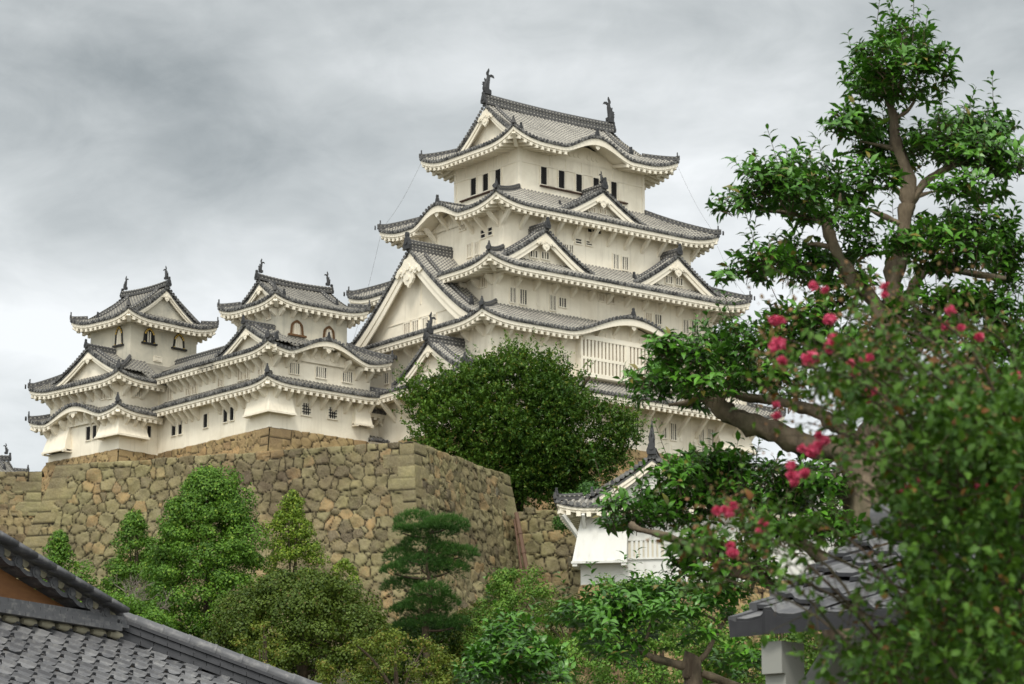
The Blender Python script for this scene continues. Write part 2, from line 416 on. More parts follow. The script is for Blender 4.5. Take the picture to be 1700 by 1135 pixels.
def brackets(parent, sd, z0, ov, us, drop=1.25, w=.26, out=None):
    """white plastered struts from the wall up to the eave"""
    out = ov*.72 if out is None else out
    for u in us:
        mb = MB(); zt = z0(u)-.55
        for (a, b) in (((ov+.02, zt-drop), (ov-out, zt+.02)),):
            A = [(ov+.02, zt-drop), (ov-.18, zt-drop+.02), (ov-out, zt-.16), (ov-out, zt+.05), (ov+.02, zt+.05)] if out > .9 else [(ov+.02, zt-drop), (ov-.12, zt-drop+.05), (ov-out, zt-.22), (ov-out, zt+.05), (ov+.02, zt+.05)]
            if out > .9:   # open diagonal strut
                A = [(ov+.02, zt-drop), (ov-.02, zt-drop), (ov-out, zt-.14), (ov-out, zt+.06), (ov-out+.32, zt+.06), (ov+.02, zt-drop+.42)]
            l = [sd.p(u-w/2, d, z) for d, z in A]; r = [sd.p(u+w/2, d, z) for d, z in A]; k = len(A)
            mb.add(l+r, [tuple(range(k)), tuple(range(k, 2*k))[::-1]]+[(i, (i+1) % k, k+(i+1) % k, k+i) for i in range(k)])
            mb.build('eave_bracket', M['trim'], parent)

def cosb(s): return 0 if abs(s) >= 1 else (.5+.5*math.cos(math.pi*s))**.85
def skirt(parent, rect, inner, zE, zT, lift, sides, wall, bumps=(), Ll=4.0, tiles=('rib', 'pan'), hips='', brk=None, curve=.25, z_over=None, deep=.30, tips=True, raft=True, hipcut=None, cuts={}):
    """pent roof round a storey. rect eave, inner wall above, wall = wall below (for the overhang)"""
    roof = MB(); runs = {'S': inner[2]-rect[2], 'N': rect[3]-inner[3], 'W': inner[0]-rect[0], 'E': rect[1]-inner[1]}
    ovs = {'S': wall[2]-rect[2], 'N': rect[3]-wall[3], 'W': wall[0]-rect[0], 'E': rect[1]-wall[1]}
    order = 'SENW'; top = roof; objs = {}
    fz = {}
    for nm in order:
        i = order.index(nm); sd = Side(rect, nm); D = runs[nm]; DL = runs[order[i-1]]; DR = runs[order[(i+1) % 4]]
        bl = [b for b in bumps if b[0] == nm]
        def z(u, t, sd=sd, DL=DL, DR=DR, bl=bl, nm=nm):
            a = min(u-t*DL if DL > 0 else 99, sd.L-u-t*DR if DR > 0 else 99); c = max(0, 1-max(a, 0)/Ll)**2.3
            v = zE+(zT-zE)*((1-curve)*t+curve*t*t)+lift*c*(1-t)
            for _, uc, hw, H in bl:
                s = cosb((u-uc)/hw)
                if s > 0: v = max(v, zE+H*s+.10*t)
            return v
        fz[nm] = (sd, z, D, DL, DR, bl)
    for nm in sides:
        sd, z, D, DL, DR, bl = fz[nm]
        nu = max(8, int(sd.L/.3)); P = []; T = []
        for i in range(nu+1):
            u = sd.L*i/nu
            if nm in cuts and cuts[nm][0] < u < cuts[nm][1]:
                if len(P) > 1: roof.grid(P, 1, T)
                P = []; T = []; continue
            tm = max(0., min(1., u/DL if DL > 0 else 1, (sd.L-u)/DR if DR > 0 else 1))
            P.append([sd.p(u, D*tm*j/8, z(u, tm*j/8)) for j in range(9)]); T.append([(u, D*tm*j/8*1.15) for j in range(9)])
        roof.grid(P, 1, T)
        k = int(sd.L/PITCH_R); lat = sd.vec(1, 0)
        for i in range(k+1):
            u = (i+.5)*sd.L/(k+1); tm = min(1., u/DL if DL > 0 else 1, (sd.L-u)/DR if DR > 0 else 1)
            if tm*D < .15 or (nm in cuts and cuts[nm][0] < u < cuts[nm][1]): continue
            ns = 7
            rib(roof, sd, [sd.p(u, -.03+(D*tm+.03)*j/ns, z(u, tm*j/ns)) for j in range(ns+1)], lat=lat)
    ro = roof.build('tiled_roof', [M[tiles[0]], M[tiles[1]]], parent)
    for nm in sides:
        sd, z, D, DL, DR, bl = fz[nm]
        def bz(u, bl=bl): return max([cosb((u-b[1])/b[2]) for b in bl]+[0])
        for ua, ub in ([(0, sd.L)] if nm not in cuts else [(0, cuts[nm][0]), (cuts[nm][1], sd.L)]):
            if ub-ua < .3: continue
            eave(ro, sd, lambda u: z(u, 0), ovs[nm], u0=ua, u1=ub, skipbump=bz if bl else None, deep=deep, rafters=raft, DL=max(0, ovs[order[order.index(nm)-1]]) if DL > 0 else 0, DR=max(0, ovs[order[(order.index(nm)+1) % 4]]) if DR > 0 else 0)
        if brk and nm in 'SW':
            stp = brk.get('step', 1.97); n = max(1, int(round((sd.L-2*ovs[nm])/stp)))
            us = [ovs[nm]+.3+(sd.L-2*ovs[nm]-.6)*i/n for i in range(n+1)]
            brackets(ro, sd, lambda u: max(z(u, 0), zE), ovs[nm], us, brk.get('drop', 1.2), brk.get('w', .26), brk.get('out'))
    # hip ridges
    cor = {'SW': ('S', 0), 'SE': ('S', 1), 'NW': ('N', 1), 'NE': ('N', 0)}
    for h in hips:
        nm, e_ = cor[h]; sd, z, D, DL, DR, bl = fz[nm]; pts = []
        rr = DR if e_ else DL
        t1 = 1 if not hipcut or h not in hipcut else hipcut[h]
        for j in range(10):
            t = -.02+(t1+.02)*j/9; u = sd.L-rr*t if e_ else rr*t; tt = max(t, 0); pts.append(np.array(sd.p(u, D*t, z(u, tt)))+np.array([0, 0, .06]))
        pts[0][2] += .12; hm = MB(); hornridge(hm, pts, .30, .34); hm.build('hip_ridge', M['ridge'], ro)
        dd = pts[0]-pts[3]; oni(ro, pts[0]+(pts[1]-pts[0])*.35+np.array([0, 0, .16]), dd, .62)
        cb = MB(); c0 = np.array(sd.p(sd.L-rr*.0 if e_ else 0, 0, zE+lift-.62)); inn = pts[4].copy(); inn[2] = zE-.35
        cb.bar(c0-(dd/np.linalg.norm(dd))*.25*np.array([1, 1, 0]), inn, .34, .36); cb.build('corner_beam', M['trim'], ro)
        tp = MB(); tp.disc(pts[0]+np.array([0, 0, .02])+np.array([dd[0], dd[1], 0])/np.linalg.norm(dd[:2])*.12, (dd[0], dd[1], 0), .2, .12, 8); tp.build('corner_tile', M['cast'], ro)
    return ro, fz

def karabarge(parent, sd, z, uc, hw, H, ov, wallm='plaster'):
    """infill and carved pendant under a curved karahafu"""
    mb = MB(); n = 24; P = []; zb_ = z(uc, 0)-H-.5
    for i in range(n+1):
        u = uc-hw*.8+1.6*hw*i/n; P.append([sd.p(u, ov-.03, zb_), sd.p(u, ov-.03, max(z(u, 0)-.40, zb_))])
    mb.grid(P)
    for k in range(-3, 4):
        if k: mb.disc(sd.p(uc+k*hw*.13, ov-.035, zb_+.42*H), sd.vec(0, -1), .17*H, .05, 10)
    mb.build('curved_gable_infill', M[wallm], parent)
    pendant(parent, sd.p(uc, .22, z(uc, 0)-.42), sd.vec(1, 0), .62)

def dormer(parent, sd, uc, w, zr, zf, d0, d1, db, p=1.35, tiles=('rib', 'pan'), thick=.55, wins=0, fishy=0, onis=1.0, dexp=None, pend=.8, ridge_h=.6, zb=None, cut=None, endoni=True, gw='plaster', sideridge=1.0):
    """triangular gable roof whose ridge runs inwards from the eave side sd"""
    zp = lambda v: zf+(zr-zf)*max(0., 1-abs(v)/w)**p
    T = lambda u, d, z: sd.p(u, d, z)
    mb = MB(); nd = max(2, int((db-d0)/.35)); nv = 18
    for sg in (-1, 1):
        P = [[T(uc+sg*w*j/nv, d0+(db-d0)*i/nd, zp(w*j/nv)) for j in range(nv+1)] for i in range(nd+1)]
        ln = [0]
        for j in range(nv): ln.append(ln[-1]+math.hypot(w/nv, zp(w*j/nv)-zp(w*(j+1)/nv)))
        mb.grid(P, 1, [[((db-d0)*i/nd, ln[j]) for j in range(nv+1)] for i in range(nd+1)])
        k = int((db-d0)/PITCH_R)
        for i in range(k+1):
            d = d0+.12+i*PITCH_R
            rib(mb, sd, [T(uc+sg*w*j/nv, d, zp(w*j/nv)) for j in range(nv+1)], lat=sd.vec(0, 1))
    ro = mb.build('gable_roof', [M[tiles[0]], M[tiles[1]]], parent)
    barge(ro, T, uc, w, zp, d0, thick)
    gablewall(ro, T, uc, w*.93, zp, d1, (zf-.3) if zb is None else zb, m=gw, d0=d0)
    if pend: pendant(ro, T(uc, d0+.02, zr-.42-thick*.55), sd.vec(1, 0), pend)
    rm = MB(); hornridge(rm, [T(uc, d0-.1+(db-d0+.1)*i/6, zr+.04) for i in range(7)], .42, ridge_h); rm.build('ridge', M['ridge'], ro)
    o = np.array(T(uc, d0-.22, zr+.10))
    if endoni: oni(ro, o, sd.vec(0, -1), onis*1.05)
    if fishy: fish(ro, np.array(T(uc, d0+.25, zr+ridge_h+.25)), sd.vec(0, -1), fishy)
    if sideridge:
        for sg in (-1, 1):
            sm = MB(); pts = [np.array(T(uc+sg*w*(.06+.74*j/10), d0+sideridge, zp(w*(.06+.74*j/10))+.05)) for j in range(11)]
            if cut and sg in cut: continue
            P = []; Tt = []; L = 0
            hornridge2(sm, pts, sd.vec(0, 1), .26, .30); sm.build('verge_ridge', M['ridge'], ro)
            oni(ro, pts[-1]+np.array([0, 0, .02]), sd.vec(sg, 0), .85*min(1, onis+.1))
    return ro, zp
def hornridge2(mb, pts, lat, w, h, m=0):
    P = []; T = []; L = 0
    for i, p in enumerate(pts):
        if i: L += float(np.linalg.norm(p-pts[i-1]))
        pr = [(-.5, -.2), (-.5, .55), (-.3, .95), (.3, .95), (.5, .55), (.5, -.2)]
        P.append([p+lat*w*x+np.array([0, 0, h*y]) for x, y in pr]); T.append([(L, (y+.2)*h) for x, y in pr])
    mb.grid(P, m, T)

def irimoya(parent, rect, axis, zE, zR, dg, lift, wall, bumps=(), Ll=4., ov=.55, tiles=('rib', 'pan'), fish_s=1., sides='SENW', brk=None, gexp=.42, thick=.5, ridge_h=.75, pend=.8, deep=.30, gw='plaster', onis=1., faces=None, raft=True, ends=(1, 1)):
    """hip-and-gable roof; gable walls stand on the end sides"""
    Wd = (rect[3]-rect[2]) if axis == 'x' else (rect[1]-rect[0]); Dh = Wd/2; dv = dg-ov
    g = lambda t: (1-gexp)*t+gexp*t*t
    order = 'SENW'; roof = MB(); fz = {}
    for nm in order:
        sd = Side(rect, nm); main = (nm in 'SN') == (axis == 'x'); bl = [b for b in bumps if b[0] == nm]
        def z(u, d, sd=sd, bl=bl):
            a = min(u-d, sd.L-u-d); c = max(0, 1-max(a, 0)/Ll)**2.3
            v = zE+(zR-zE)*g(d/Dh)+lift*c*max(0, 1-d/max(dg, 1.2))
            for _, uc, hw, H in bl:
                s = cosb((u-uc)/hw)
                if s > 0: v = max(v, zE+H*s+.06*d)
            return v
        fz[nm] = (sd, z, main)
    for nm in sides:
        sd, z, main = fz[nm]; nu = max(8, int(sd.L/.3)); P = []; T = []
        def dmax(u):
            e_ = min(u, sd.L-u)
            if main: return Dh if e_ >= dv else e_
            return min(e_, dg)
        ul = sorted([sd.L*i/nu for i in range(nu+1)]+([dv-.001, dv, sd.L-dv, sd.L-dv+.001] if main else []))
        for u in ul:
            dm_ = max(0., dmax(u)); P.append([sd.p(u, dm_*j/12, z(u, dm_*j/12)) for j in range(13)]); T.append([(u, dm_*j/12*1.2) for j in range(13)])
        roof.grid(P, 1, T)
        k = int(sd.L/PITCH_R); lat = sd.vec(1, 0)
        for i in range(k+1):
            u = (i+.5)*sd.L/(k+1); dm_ = dmax(u)
            if dm_ < .2: continue
            ns = 12 if dm_ > 3 else 6
            rib(roof, sd, [sd.p(u, -.03+(dm_+.03)*j/ns, z(u, dm_*j/ns)) for j in range(ns+1)], lat=lat)
    ro = roof.build('tiled_roof', [M[tiles[0]], M[tiles[1]]], parent)
    ovs = {'S': wall[2]-rect[2], 'N': rect[3]-wall[3], 'W': wall[0]-rect[0], 'E': rect[1]-wall[1]}
    for nm in sides:
        sd, z, main = fz[nm]; bl = [b for b in bumps if b[0] == nm]
        def bz(u, bl=bl): return max([cosb((u-b[1])/b[2]) for b in bl]+[0])
        eave(ro, sd, lambda u: z(u, 0), ovs[nm], skipbump=bz if bl else None, deep=deep, rafters=raft, DL=ovs[order[order.index(nm)-1]], DR=ovs[order[(order.index(nm)+1) % 4]])
        if brk and nm in 'SW':
            n = max(1, int(round((sd.L-2*ovs[nm])/brk.get('step', 1.97)))); us = [ovs[nm]+.25+(sd.L-2*ovs[nm]-.5)*i/n for i in range(n+1)]
            brackets(ro, sd, lambda u: zE, ovs[nm], us, brk.get('drop', 1.), brk.get('w', .24), brk.get('out'))
    endn = [n for n in order if not fz[n][2]]
    for nm in endn:
        if faces and nm not in faces: continue
        sd, z, main = fz[nm]; uc = sd.L/2; w = Dh-dv
        zp = lambda v: zE+(zR-zE)*g(max(0, (Dh-abs(v)))/Dh)
        barge(ro, sd.p, uc, w, zp, dv, thick); gablewall(ro, sd.p, uc, w*.98, zp, dg, zE+(zR-zE)*g(dg/Dh)-.1, m=gw, d0=dv)
        if pend: pendant(ro, sd.p(uc, dv+.02, zR-.40-thick*.5), sd.vec(1, 0), pend)
    # main ridge
    x0, x1, y0, y1 = rect; rm = MB()
    if axis == 'x': A, B = np.array([x0+dv-.1, (y0+y1)/2, zR+.04]), np.array([x1-dv+.1, (y0+y1)/2, zR+.04])
    else: A, B = np.array([(x0+x1)/2, y0+dv-.1, zR+.04]), np.array([(x0+x1)/2, y1-dv+.1, zR+.04])
    pts = [A+(B-A)*i/14+np.array([0, 0, .16*(2*i/14-1)**2]) for i in range(15)]
    hornridge(rm, pts, .46, ridge_h); rm.build('ridge', M['ridge'], ro)
    dr = (B-A)/np.linalg.norm(B-A)
    for q, s_ in ((A, -1), (B, 1)):
        oni(ro, q+dr*s_*.12+np.array([0, 0, .1]), dr*s_, onis*1.1)
        if fish_s: fish(ro, q-dr*s_*.30+np.array([0, 0, ridge_h+.42]), dr*s_, fish_s)
    # verge ridges and hips
    for nm in sides:
        sd, z, main = fz[nm]
        if not main: continue
        for e_ in (0, 1):
            u = dv+.95 if not e_ else sd.L-dv-.95
            pts = [np.array(sd.p(u, Dh-(Dh-dg*1.0)*j/12, z(u, Dh-(Dh-dg*1.0)*j/12)+.08)) for j in range(1, 13)]
            vm = MB(); hornridge2(vm, pts, sd.vec(1, 0), .28, .30); vm.build('verge_ridge', M['ridge'], ro); oni(ro, pts[-1], sd.vec(0, -1), .8*onis)
            pts = []
            for j in range(9):
                d = dv*1.1*j/8-.03; uu = d if not e_ else sd.L-d; pts.append(np.array(sd.p(uu, d, z(uu, max(d, 0))+.06)))
            pts[0][2] += .10; hm = MB(); hornridge(hm, pts, .28, .30); hm.build('hip_ridge', M['ridge'], ro)
            dd = pts[0]-pts[3]; oni(ro, pts[0]+(pts[1]-pts[0])*.5+np.array([0, 0, .14]), dd, .58)
            cb = MB(); c0 = np.array(sd.p(0 if not e_ else sd.L, 0, zE+lift-.60)); inn = pts[5].copy(); inn[2] = zE-.40; cb.bar(c0-(dd/np.linalg.norm(dd))*.3*np.array([1, 1, 0]), inn, .32, .34); cb.build('corner_beam', M['trim'], ro)
    return ro, fz

# ---------------------------------------------------------------- walls, windows
def wallbox(parent, rect, z0, z1, m='plaster', name='wall', post=True):
    mb = MB(); mb.box(rect[0], rect[1], rect[2], rect[3], z0, z1); return mb.build(name, M[m], parent)
def wpt(face, c, a, out, z):
    if face == 'S': return (a, c-out, z)
    if face == 'N': return (a, c+out, z)
    if face == 'W': return (c-out, a, z)
    return (c+out, a, z)
def fbox(mb, face, c, a0, a1, z0, z1, o0, o1, m=0):
    q = [wpt(face, c, a, o, z) for z in (z0, z1) for a, o in ((a0, o0), (a1, o0), (a1, o1), (a0, o1))]; mb.hexa(q, m)
def window(parent, face, c, a0, a1, z0, z1, nb=2, fill='dark', bars='trim', fr=.10, hbars=0, barw=.13, frm='trim', name='window'):
    """barred window on wall plane c: frame > pane, bars"""
    if a0 > a1: a0, a1 = a1, a0
    if z0 > z1: z0, z1 = z1, z0
    mb = MB()
    fbox(mb, face, c, a0-fr, a1+fr, z1, z1+fr*1.1, -.1, .10); fbox(mb, face, c, a0-fr, a1+fr, z0-fr, z0, -.1, .12)
    fbox(mb, face, c, a0-fr, a0, z0, z1, -.1, .095); fbox(mb, face, c, a1, a1+fr, z0, z1, -.1, .095)
    w = mb.build(name, M[frm], parent)
    p = MB(); fbox(p, face, c, a0, a1, z0, z1, -.05, .012); p.build('pane', M[fill], w)
    b = MB()
    for i in range(nb):
        a = a0+(a1-a0)*(i+1)/(nb+1) if nb > 1 else (a0+a1)/2; fbox(b, face, c, a-barw/2, a+barw/2, z0, z1, .014, .085)
    for i in range(hbars):
        z = z0+(z1-z0)*(i+1)/(hbars+1); fbox(b, face, c, a0, a1, z-.035, z+.035, .02, .09)
    if nb or hbars: b.build('bars', M[bars], w)
    return w
def winpx(parent, fr_, face, c, x0, y0, x1, y1, **k):
    """window whose two opposite corners were measured in the photo, placed on its wall plane"""
    f = fr_.ony if face in 'SN' else fr_.onx
    a0, zt = f(c, x0, y0); a1, zb = f(c, x1, y1); return window(parent, face, c, a0, a1, zb, zt, **k)
def chute(parent, face, c, a0, a1, z0, z1, out=.9, inset=.25, corner=None):
    """ishi-otoshi: flared plaster skirt over a stone-dropping slot"""
    if a0 > a1: a0, a1 = a1, a0
    mb = MB(); A0, A1 = (a0, a1)
    i0 = inset; i1 = inset
    b = [wpt(face, c, A0, -.05, z0), wpt(face, c, A1, -.05, z0), wpt(face, c, A1, out, z0), wpt(face, c, A0, out, z0)]
    t = [wpt(face, c, A0+i0, -.05, z1), wpt(face, c, A1-i1, -.05, z1), wpt(face, c, A1-i1, .06, z1), wpt(face, c, A0+i0, .06, z1)]
    mb.hexa(b+t); fbox(mb, face, c, A0-.06, A1+.06, z0-.16, z0-.003, out-.18, out+.08)
    fbox(mb, face, c, A0-.04, A0+.25, z0-.26, z0-.163, -.02, out+.06); fbox(mb, face, c, A1-.25, A1+.04, z0-.26, z0-.163, -.02, out+.06)
    fbox(mb, face, c, A0+.26, A1-.26, z0-.10, z0-.003, .02, out-.2, 1)
    return mb.build('stone_drop_chute', [M['plaster'], M['dark']], parent)
def corner_chute(parent, cx, cy, la, lb, z0, z1, out=.95, inset=.22):
    """chute wrapping the SW corner (cx,cy): la along +x, lb along +y"""
    mb = MB()
    b = [(cx-out, cy-out, z0), (cx+la, cy-out, z0), (cx+la, cy+.05, z0), (cx+.05, cy+.05, z0), (cx+.05, cy+lb, z0), (cx-out, cy+lb, z0)]
    t = [(cx-.06, cy-.06, z1), (cx+la-inset, cy-.06, z1), (cx+la-inset, cy+.05, z1), (cx+.05, cy+.05, z1), (cx+.05, cy+lb-inset, z1), (cx-.06, cy+lb-inset, z1)]
    mb.add(b+t, [(0, 1, 7, 6), (1, 2, 8, 7), (4, 5, 11, 10), (5, 0, 6, 11), (5, 4, 3, 2, 1, 0), (6, 7, 8, 9, 10, 11)])
    mb.box(cx-out-.08, cx+la+.06, cy-out-.08, cy-out+.16, z0-.17, z0-.004); mb.box(cx-out-.08, cx-out+.16, cy-out+.163, cy+lb+.06, z0-.17, z0-.004)
    mb.box(cx+la-.24, cx+la+.02, cy-out+.163, cy-.02, z0-.2, z0-.004); mb.box(cx-out+.163, cx-.02, cy+lb-.24, cy+lb+.02, z0-.2, z0-.004)
    return mb.build('stone_drop_chute', M['plaster'], parent)
# ================================================================ main keep
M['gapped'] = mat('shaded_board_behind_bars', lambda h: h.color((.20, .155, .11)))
K = Fr([3.316, 247.920], 37.7); KB = 46.1
keep = thing('castle_keep', 'tallest white castle keep with five tiers of grey curved roofs and gables', 'castle keep', (*K.o, KB), R(K.deg))
F1 = (-14.1, 14.1, -9.7, 9.7); F3 = (-11.95, 11.95, -7.84, 7.84); F5 = (-10.4, 10.4, -6.8, 6.8); F6 = (-7, 7, -4.6, 4.6)
wallbox(keep, F1, 46.1, 50.9); wallbox(keep, (F1[0]+.004, F1[1]-.004, F1[2]+.004, F1[3]-.004), 50.9, 55.6)
wallbox(keep, (-16.4, -14.0, -9.6, 3), 46.1, 50.4)
wallbox(keep, F3, 55.2, 61.1); wallbox(keep, F5, 60.4, 66.75); wallbox(keep, F6, 66.2, 73.35)
k1, _ = skirt(keep, (-18.2, 16.6, -11.9, 11.9), F1, 50.05, 51.45, .65, 'SWE', (-16.4, 14.1, -9.7, 9.7), hips=('SW', 'SE'), brk=dict(drop=1.7, out=1.7, w=.24))
_b = [('S', 16.2, 7.1, 1.95)]
k2, z2 = skirt(keep, (-15.9, 15.9, -11.15, 11.15), F3, 55.15, 57.2, .62, 'SWEN', F1, bumps=_b, hips=('SW', 'SE', 'NW'), brk=dict(drop=.85, out=.8))
karabarge(k2, z2['S'][0], z2['S'][1], 16.2, 7.1, 1.95, 1.4)
k3, z3 = skirt(keep, (-14.43, 14.43, -10.15, 10.15), F5, 60.15, 62.3, .68, 'SWEN', F3, hips=('SW', 'SE', 'NW'), brk=dict(drop=.8, out=.75), cuts={'W': (10.15-3.7, 10.15+3.0)})
k4, z4 = skirt(keep, (-12.4, 12.4, -8.42, 8.42), F6, 66.0, 68.6, .75, 'SWEN', F5, bumps=[('W', 8.3, 3.5, 1.3)], hips=('SW', 'SE', 'NW'), brk=dict(drop=1.25, out=1.25))
karabarge(k4, z4['W'][0], z4['W'][1], 8.3, 3.5, 1.3, 1.9)
k5, z5 = irimoya(keep, (-9.27, 9.27, -6.74, 6.74), 'x', 72.5, 77.15, 2.9, .9, F6, bumps=[('S', 9.4, 3.9, 1.4)], fish_s=.98, ov=.75, thick=.62, pend=1.15, ends=(1, 1))
karabarge(k5, z5['S'][0], z5['S'][1], 9.4, 3.9, 1.4, 2.1)
# gables
dormer(k1, Side((-18.2, 16.6, -11.9, 11.9), 'W'), 18.2, 4.9, 53.5, 50.6, .45, 1.15, 4.1, p=1.3, onis=.9, fishy=.75, pend=.6)
dormer(k2, Side((-15.9, 15.9, -11.15, 11.15), 'W'), 10.75, 8.8, 63.0, 56.05, 1.05, 2.0, 5.5, p=1.22, thick=1.15, pend=2.0, ridge_h=.8, onis=1.5, sideridge=1.3)
for cxx in (6.93, 21.5):
    dormer(k3, Side((-14.43, 14.43, -10.15, 10.15), 'S'), cxx, 5.2, 64.0, 60.85, 1.2, 1.95, 3.4, p=1.22, thick=.7, pend=1.0, ridge_h=.6)
dormer(k4, Side((-12.4, 12.4, -8.42, 8.42), 'S'), 12.4, 5.0, 69.05, 66.45, 1.0, 1.7, 3.85, p=1.22, thick=.65, pend=.8, fishy=.45, ridge_h=.5)
# verge ridge bits on the curved gables
for ro, sdz, uc, H, dd in ((k2, z2['S'], 16.2, 1.95, 3.3), (k4, z4['W'], 8.3, 1.3, 5.4), (k5, z5['S'], 9.4, 1.4, 2.6)):
    sd, zf_ = sdz[0], sdz[1]; m_ = MB(); z0 = zf_(uc, 0)
    hornridge(m_, [np.array(sd.p(uc, .35+(dd-.4)*i/5, z0+.12+.03*i)) for i in range(6)], .30, .26); m_.build('ridge', M['ridge'], ro)
    oni(ro, sd.p(uc, .25, z0+.05), sd.vec(0, -1), .95)
def kw(face, c, *rs, **k):
    k.setdefault('barw', .09)
    for r in rs: winpx(keep, K, face, c, *r, **k)
# first storey
kw('S', -9.7, (1033, 690, 1041.5, 717), (1049, 692.6, 1059, 721.4), (1097, 699.5, 1105, 727.6), (1113, 702.6, 1122, 731), (1160, 709.6, 1167.6, 737), (1175, 712, 1183, 740), nb=2)
chute(keep, 'S', -9.7, 10.2, 14.15, 47.25, 49.2, out=1.05)
# second storey
kw('S', -9.7, (838.5, 574, 845.5, 600), (853, 576, 863, 602), (1200, 637, 1207, 657), (1212, 640, 1219, 659), (920, 585, 928, 611), (934, 588, 943, 614), nb=2)
kw('W', -14.1, (640, 620, 645, 636), (652, 613, 656, 632), nb=1)
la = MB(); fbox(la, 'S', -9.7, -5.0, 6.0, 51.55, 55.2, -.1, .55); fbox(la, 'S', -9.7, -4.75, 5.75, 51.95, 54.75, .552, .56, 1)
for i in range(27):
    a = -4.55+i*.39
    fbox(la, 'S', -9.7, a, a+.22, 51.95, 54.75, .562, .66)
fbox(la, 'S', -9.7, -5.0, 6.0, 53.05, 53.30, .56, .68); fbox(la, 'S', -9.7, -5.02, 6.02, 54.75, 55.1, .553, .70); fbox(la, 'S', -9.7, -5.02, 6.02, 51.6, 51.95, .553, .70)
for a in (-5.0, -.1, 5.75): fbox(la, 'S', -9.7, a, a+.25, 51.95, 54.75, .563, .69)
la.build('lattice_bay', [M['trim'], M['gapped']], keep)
# third storey
kw('S', -7.84, (846.8, 477, 855, 502.7), (863, 480, 873.6, 506), (913, 490, 921.5, 515.4), (927.8, 493.6, 939, 510.5), (1087, 521.6, 1097, 538.7), (1134, 530.4, 1141.8, 553.8), (1148, 532.7, 1158.3, 556.5), nb=2)
kw('S', -7.84, (994, 488, 1003, 500.6), (1008, 490.7, 1018.7, 503.4), (1071.6, 519, 1081, 534.7), nb=2, fill='shutter')
kw('W', -11.95, (800.8, 461.7, 807, 475), nb=1, fill='shutter')
# fourth and fifth storeys
kw('S', -6.8, (1018, 422, 1026, 447), (1032.7, 426, 1041.7, 449), (975, 377, 997, 389), nb=2)
kw('S', -6.8, (937, 406, 942, 420), (945, 407, 950, 421), nb=1)
kw('S', -6.8, (955, 396, 964.6, 405), (972.5, 400, 982.5, 408), nb=0, hbars=1, fill='dark')
kw('W', -10.4, (777, 406.3, 783, 425), (789.7, 403, 795, 421), (763.6, 366.6, 773, 380), nb=2, fill='shutter')
kw('W', -10.4, (799, 383, 806.4, 393.6), (811, 379, 818, 389), nb=0, hbars=1)
# gable windows
def gwin(c, face, *rs, **k):
    for r in rs: winpx(keep, K, face, c, *r, **k)
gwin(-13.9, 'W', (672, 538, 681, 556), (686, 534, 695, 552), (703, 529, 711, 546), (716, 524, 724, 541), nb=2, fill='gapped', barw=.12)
gwin(-8.2, 'S', (880, 415, 891, 428), (899, 418, 910, 431), nb=2)
gwin(-8.2, 'S', (1105, 458, 1115, 471), (1122, 461, 1132, 474), nb=2)
gwin(-6.72, 'S', (977, 344, 987, 353), (995, 347, 1005, 356), nb=2, fill='shutter')
gwin(-17.05, 'W', (705, 600, 711, 612), nb=2, fill='shutter')
g = MB(); c = -13.9
for y0, y1, z0, z1 in ((-5.6, 4.6, 57.12, 57.2), (-5.0, -4.92, 55.6, 57.1), (-.05, .07, 58.3, 60.3)): fbox(g, 'W', c, y0, y1, z0, z1, -.02, .07)
g.build('gable_timbers', M['trim'], keep)
# top storey: framed panels, dark windows, sill boards
tb = MB()
for face, c, a0, a1 in (('S', -4.6, -7, 7), ('W', -7, -4.6, 4.6)):
    fbox(tb, face, c, a0-.05, a1+.05, 70.98, 71.12, -.02, .07)
    for i in range(9 if face == 'S' else 7):
        a = a0+(a1-a0)*i/(8 if face == 'S' else 6); a = min(max(a, a0+.12), a1-.12); fbox(tb, face, c, a-.13, a+.13, 71.12, 73.6, -.02, .05)
    for a in (a0+.14, a1-.14): fbox(tb, face, c, a-.15, a+.15, 68.2, 70.98, -.02, .055)
tb.build('wall_timbers', M['trim'], keep)
for x in (897, 926.5, 955.5, 984, 1013.5):
    a, zt = K.ony(-4.6, x, 276+(x-897)*.213); window(keep, 'S', -4.6, a, a+.66, 69.35, 70.92, nb=3, bars='iron', barw=.05, fr=.09)
    pm = MB(); fbox(pm, 'S', -4.6, a+.84, a+1.62, 69.38, 70.94, -.02, .045); pm.build('wall_panel', M['plaster'], keep)
for x in (782.5, 802.5, 823):
    a, zt = K.onx(-7, x, 296); window(keep, 'W', -7, a-.78, a, 69.35, 70.88, nb=3, bars='iron', barw=.05, fr=.09)
sb = MB(); fbox(sb, 'S', -4.6, -4.75, 4.95, 69.13, 69.25, -.02, .22); fbox(sb, 'W', -7, -1.6, 3.6, 69.08, 69.2, -.02, .22)
sb.build('sill_board', mat('dark_brown_wood', lambda h: h.color((.06, .035, .025))), keep)
# gun ports
gp = MB()
for x, y in ((893, 505), (970, 492), (985, 495), (1028, 500), (1042, 503), (905, 512), (1120, 545)):
    a, z = K.ony(-7.84, x, y); fbox(gp, 'S', -7.84, a-.14, a+.14, z-.14, z+.14, -.02, .05)
for x, y in ((1068, 720), (1090, 724), (1131, 730), (1153, 732), (1117, 743), (1053, 733)):
    a, z = K.ony(-9.7, x, y); fbox(gp, 'S', -9.7, a-.16, a+.16, z-.16, z+.16, -.02, .05)
gp.build('gun_ports', M['trim'], keep)
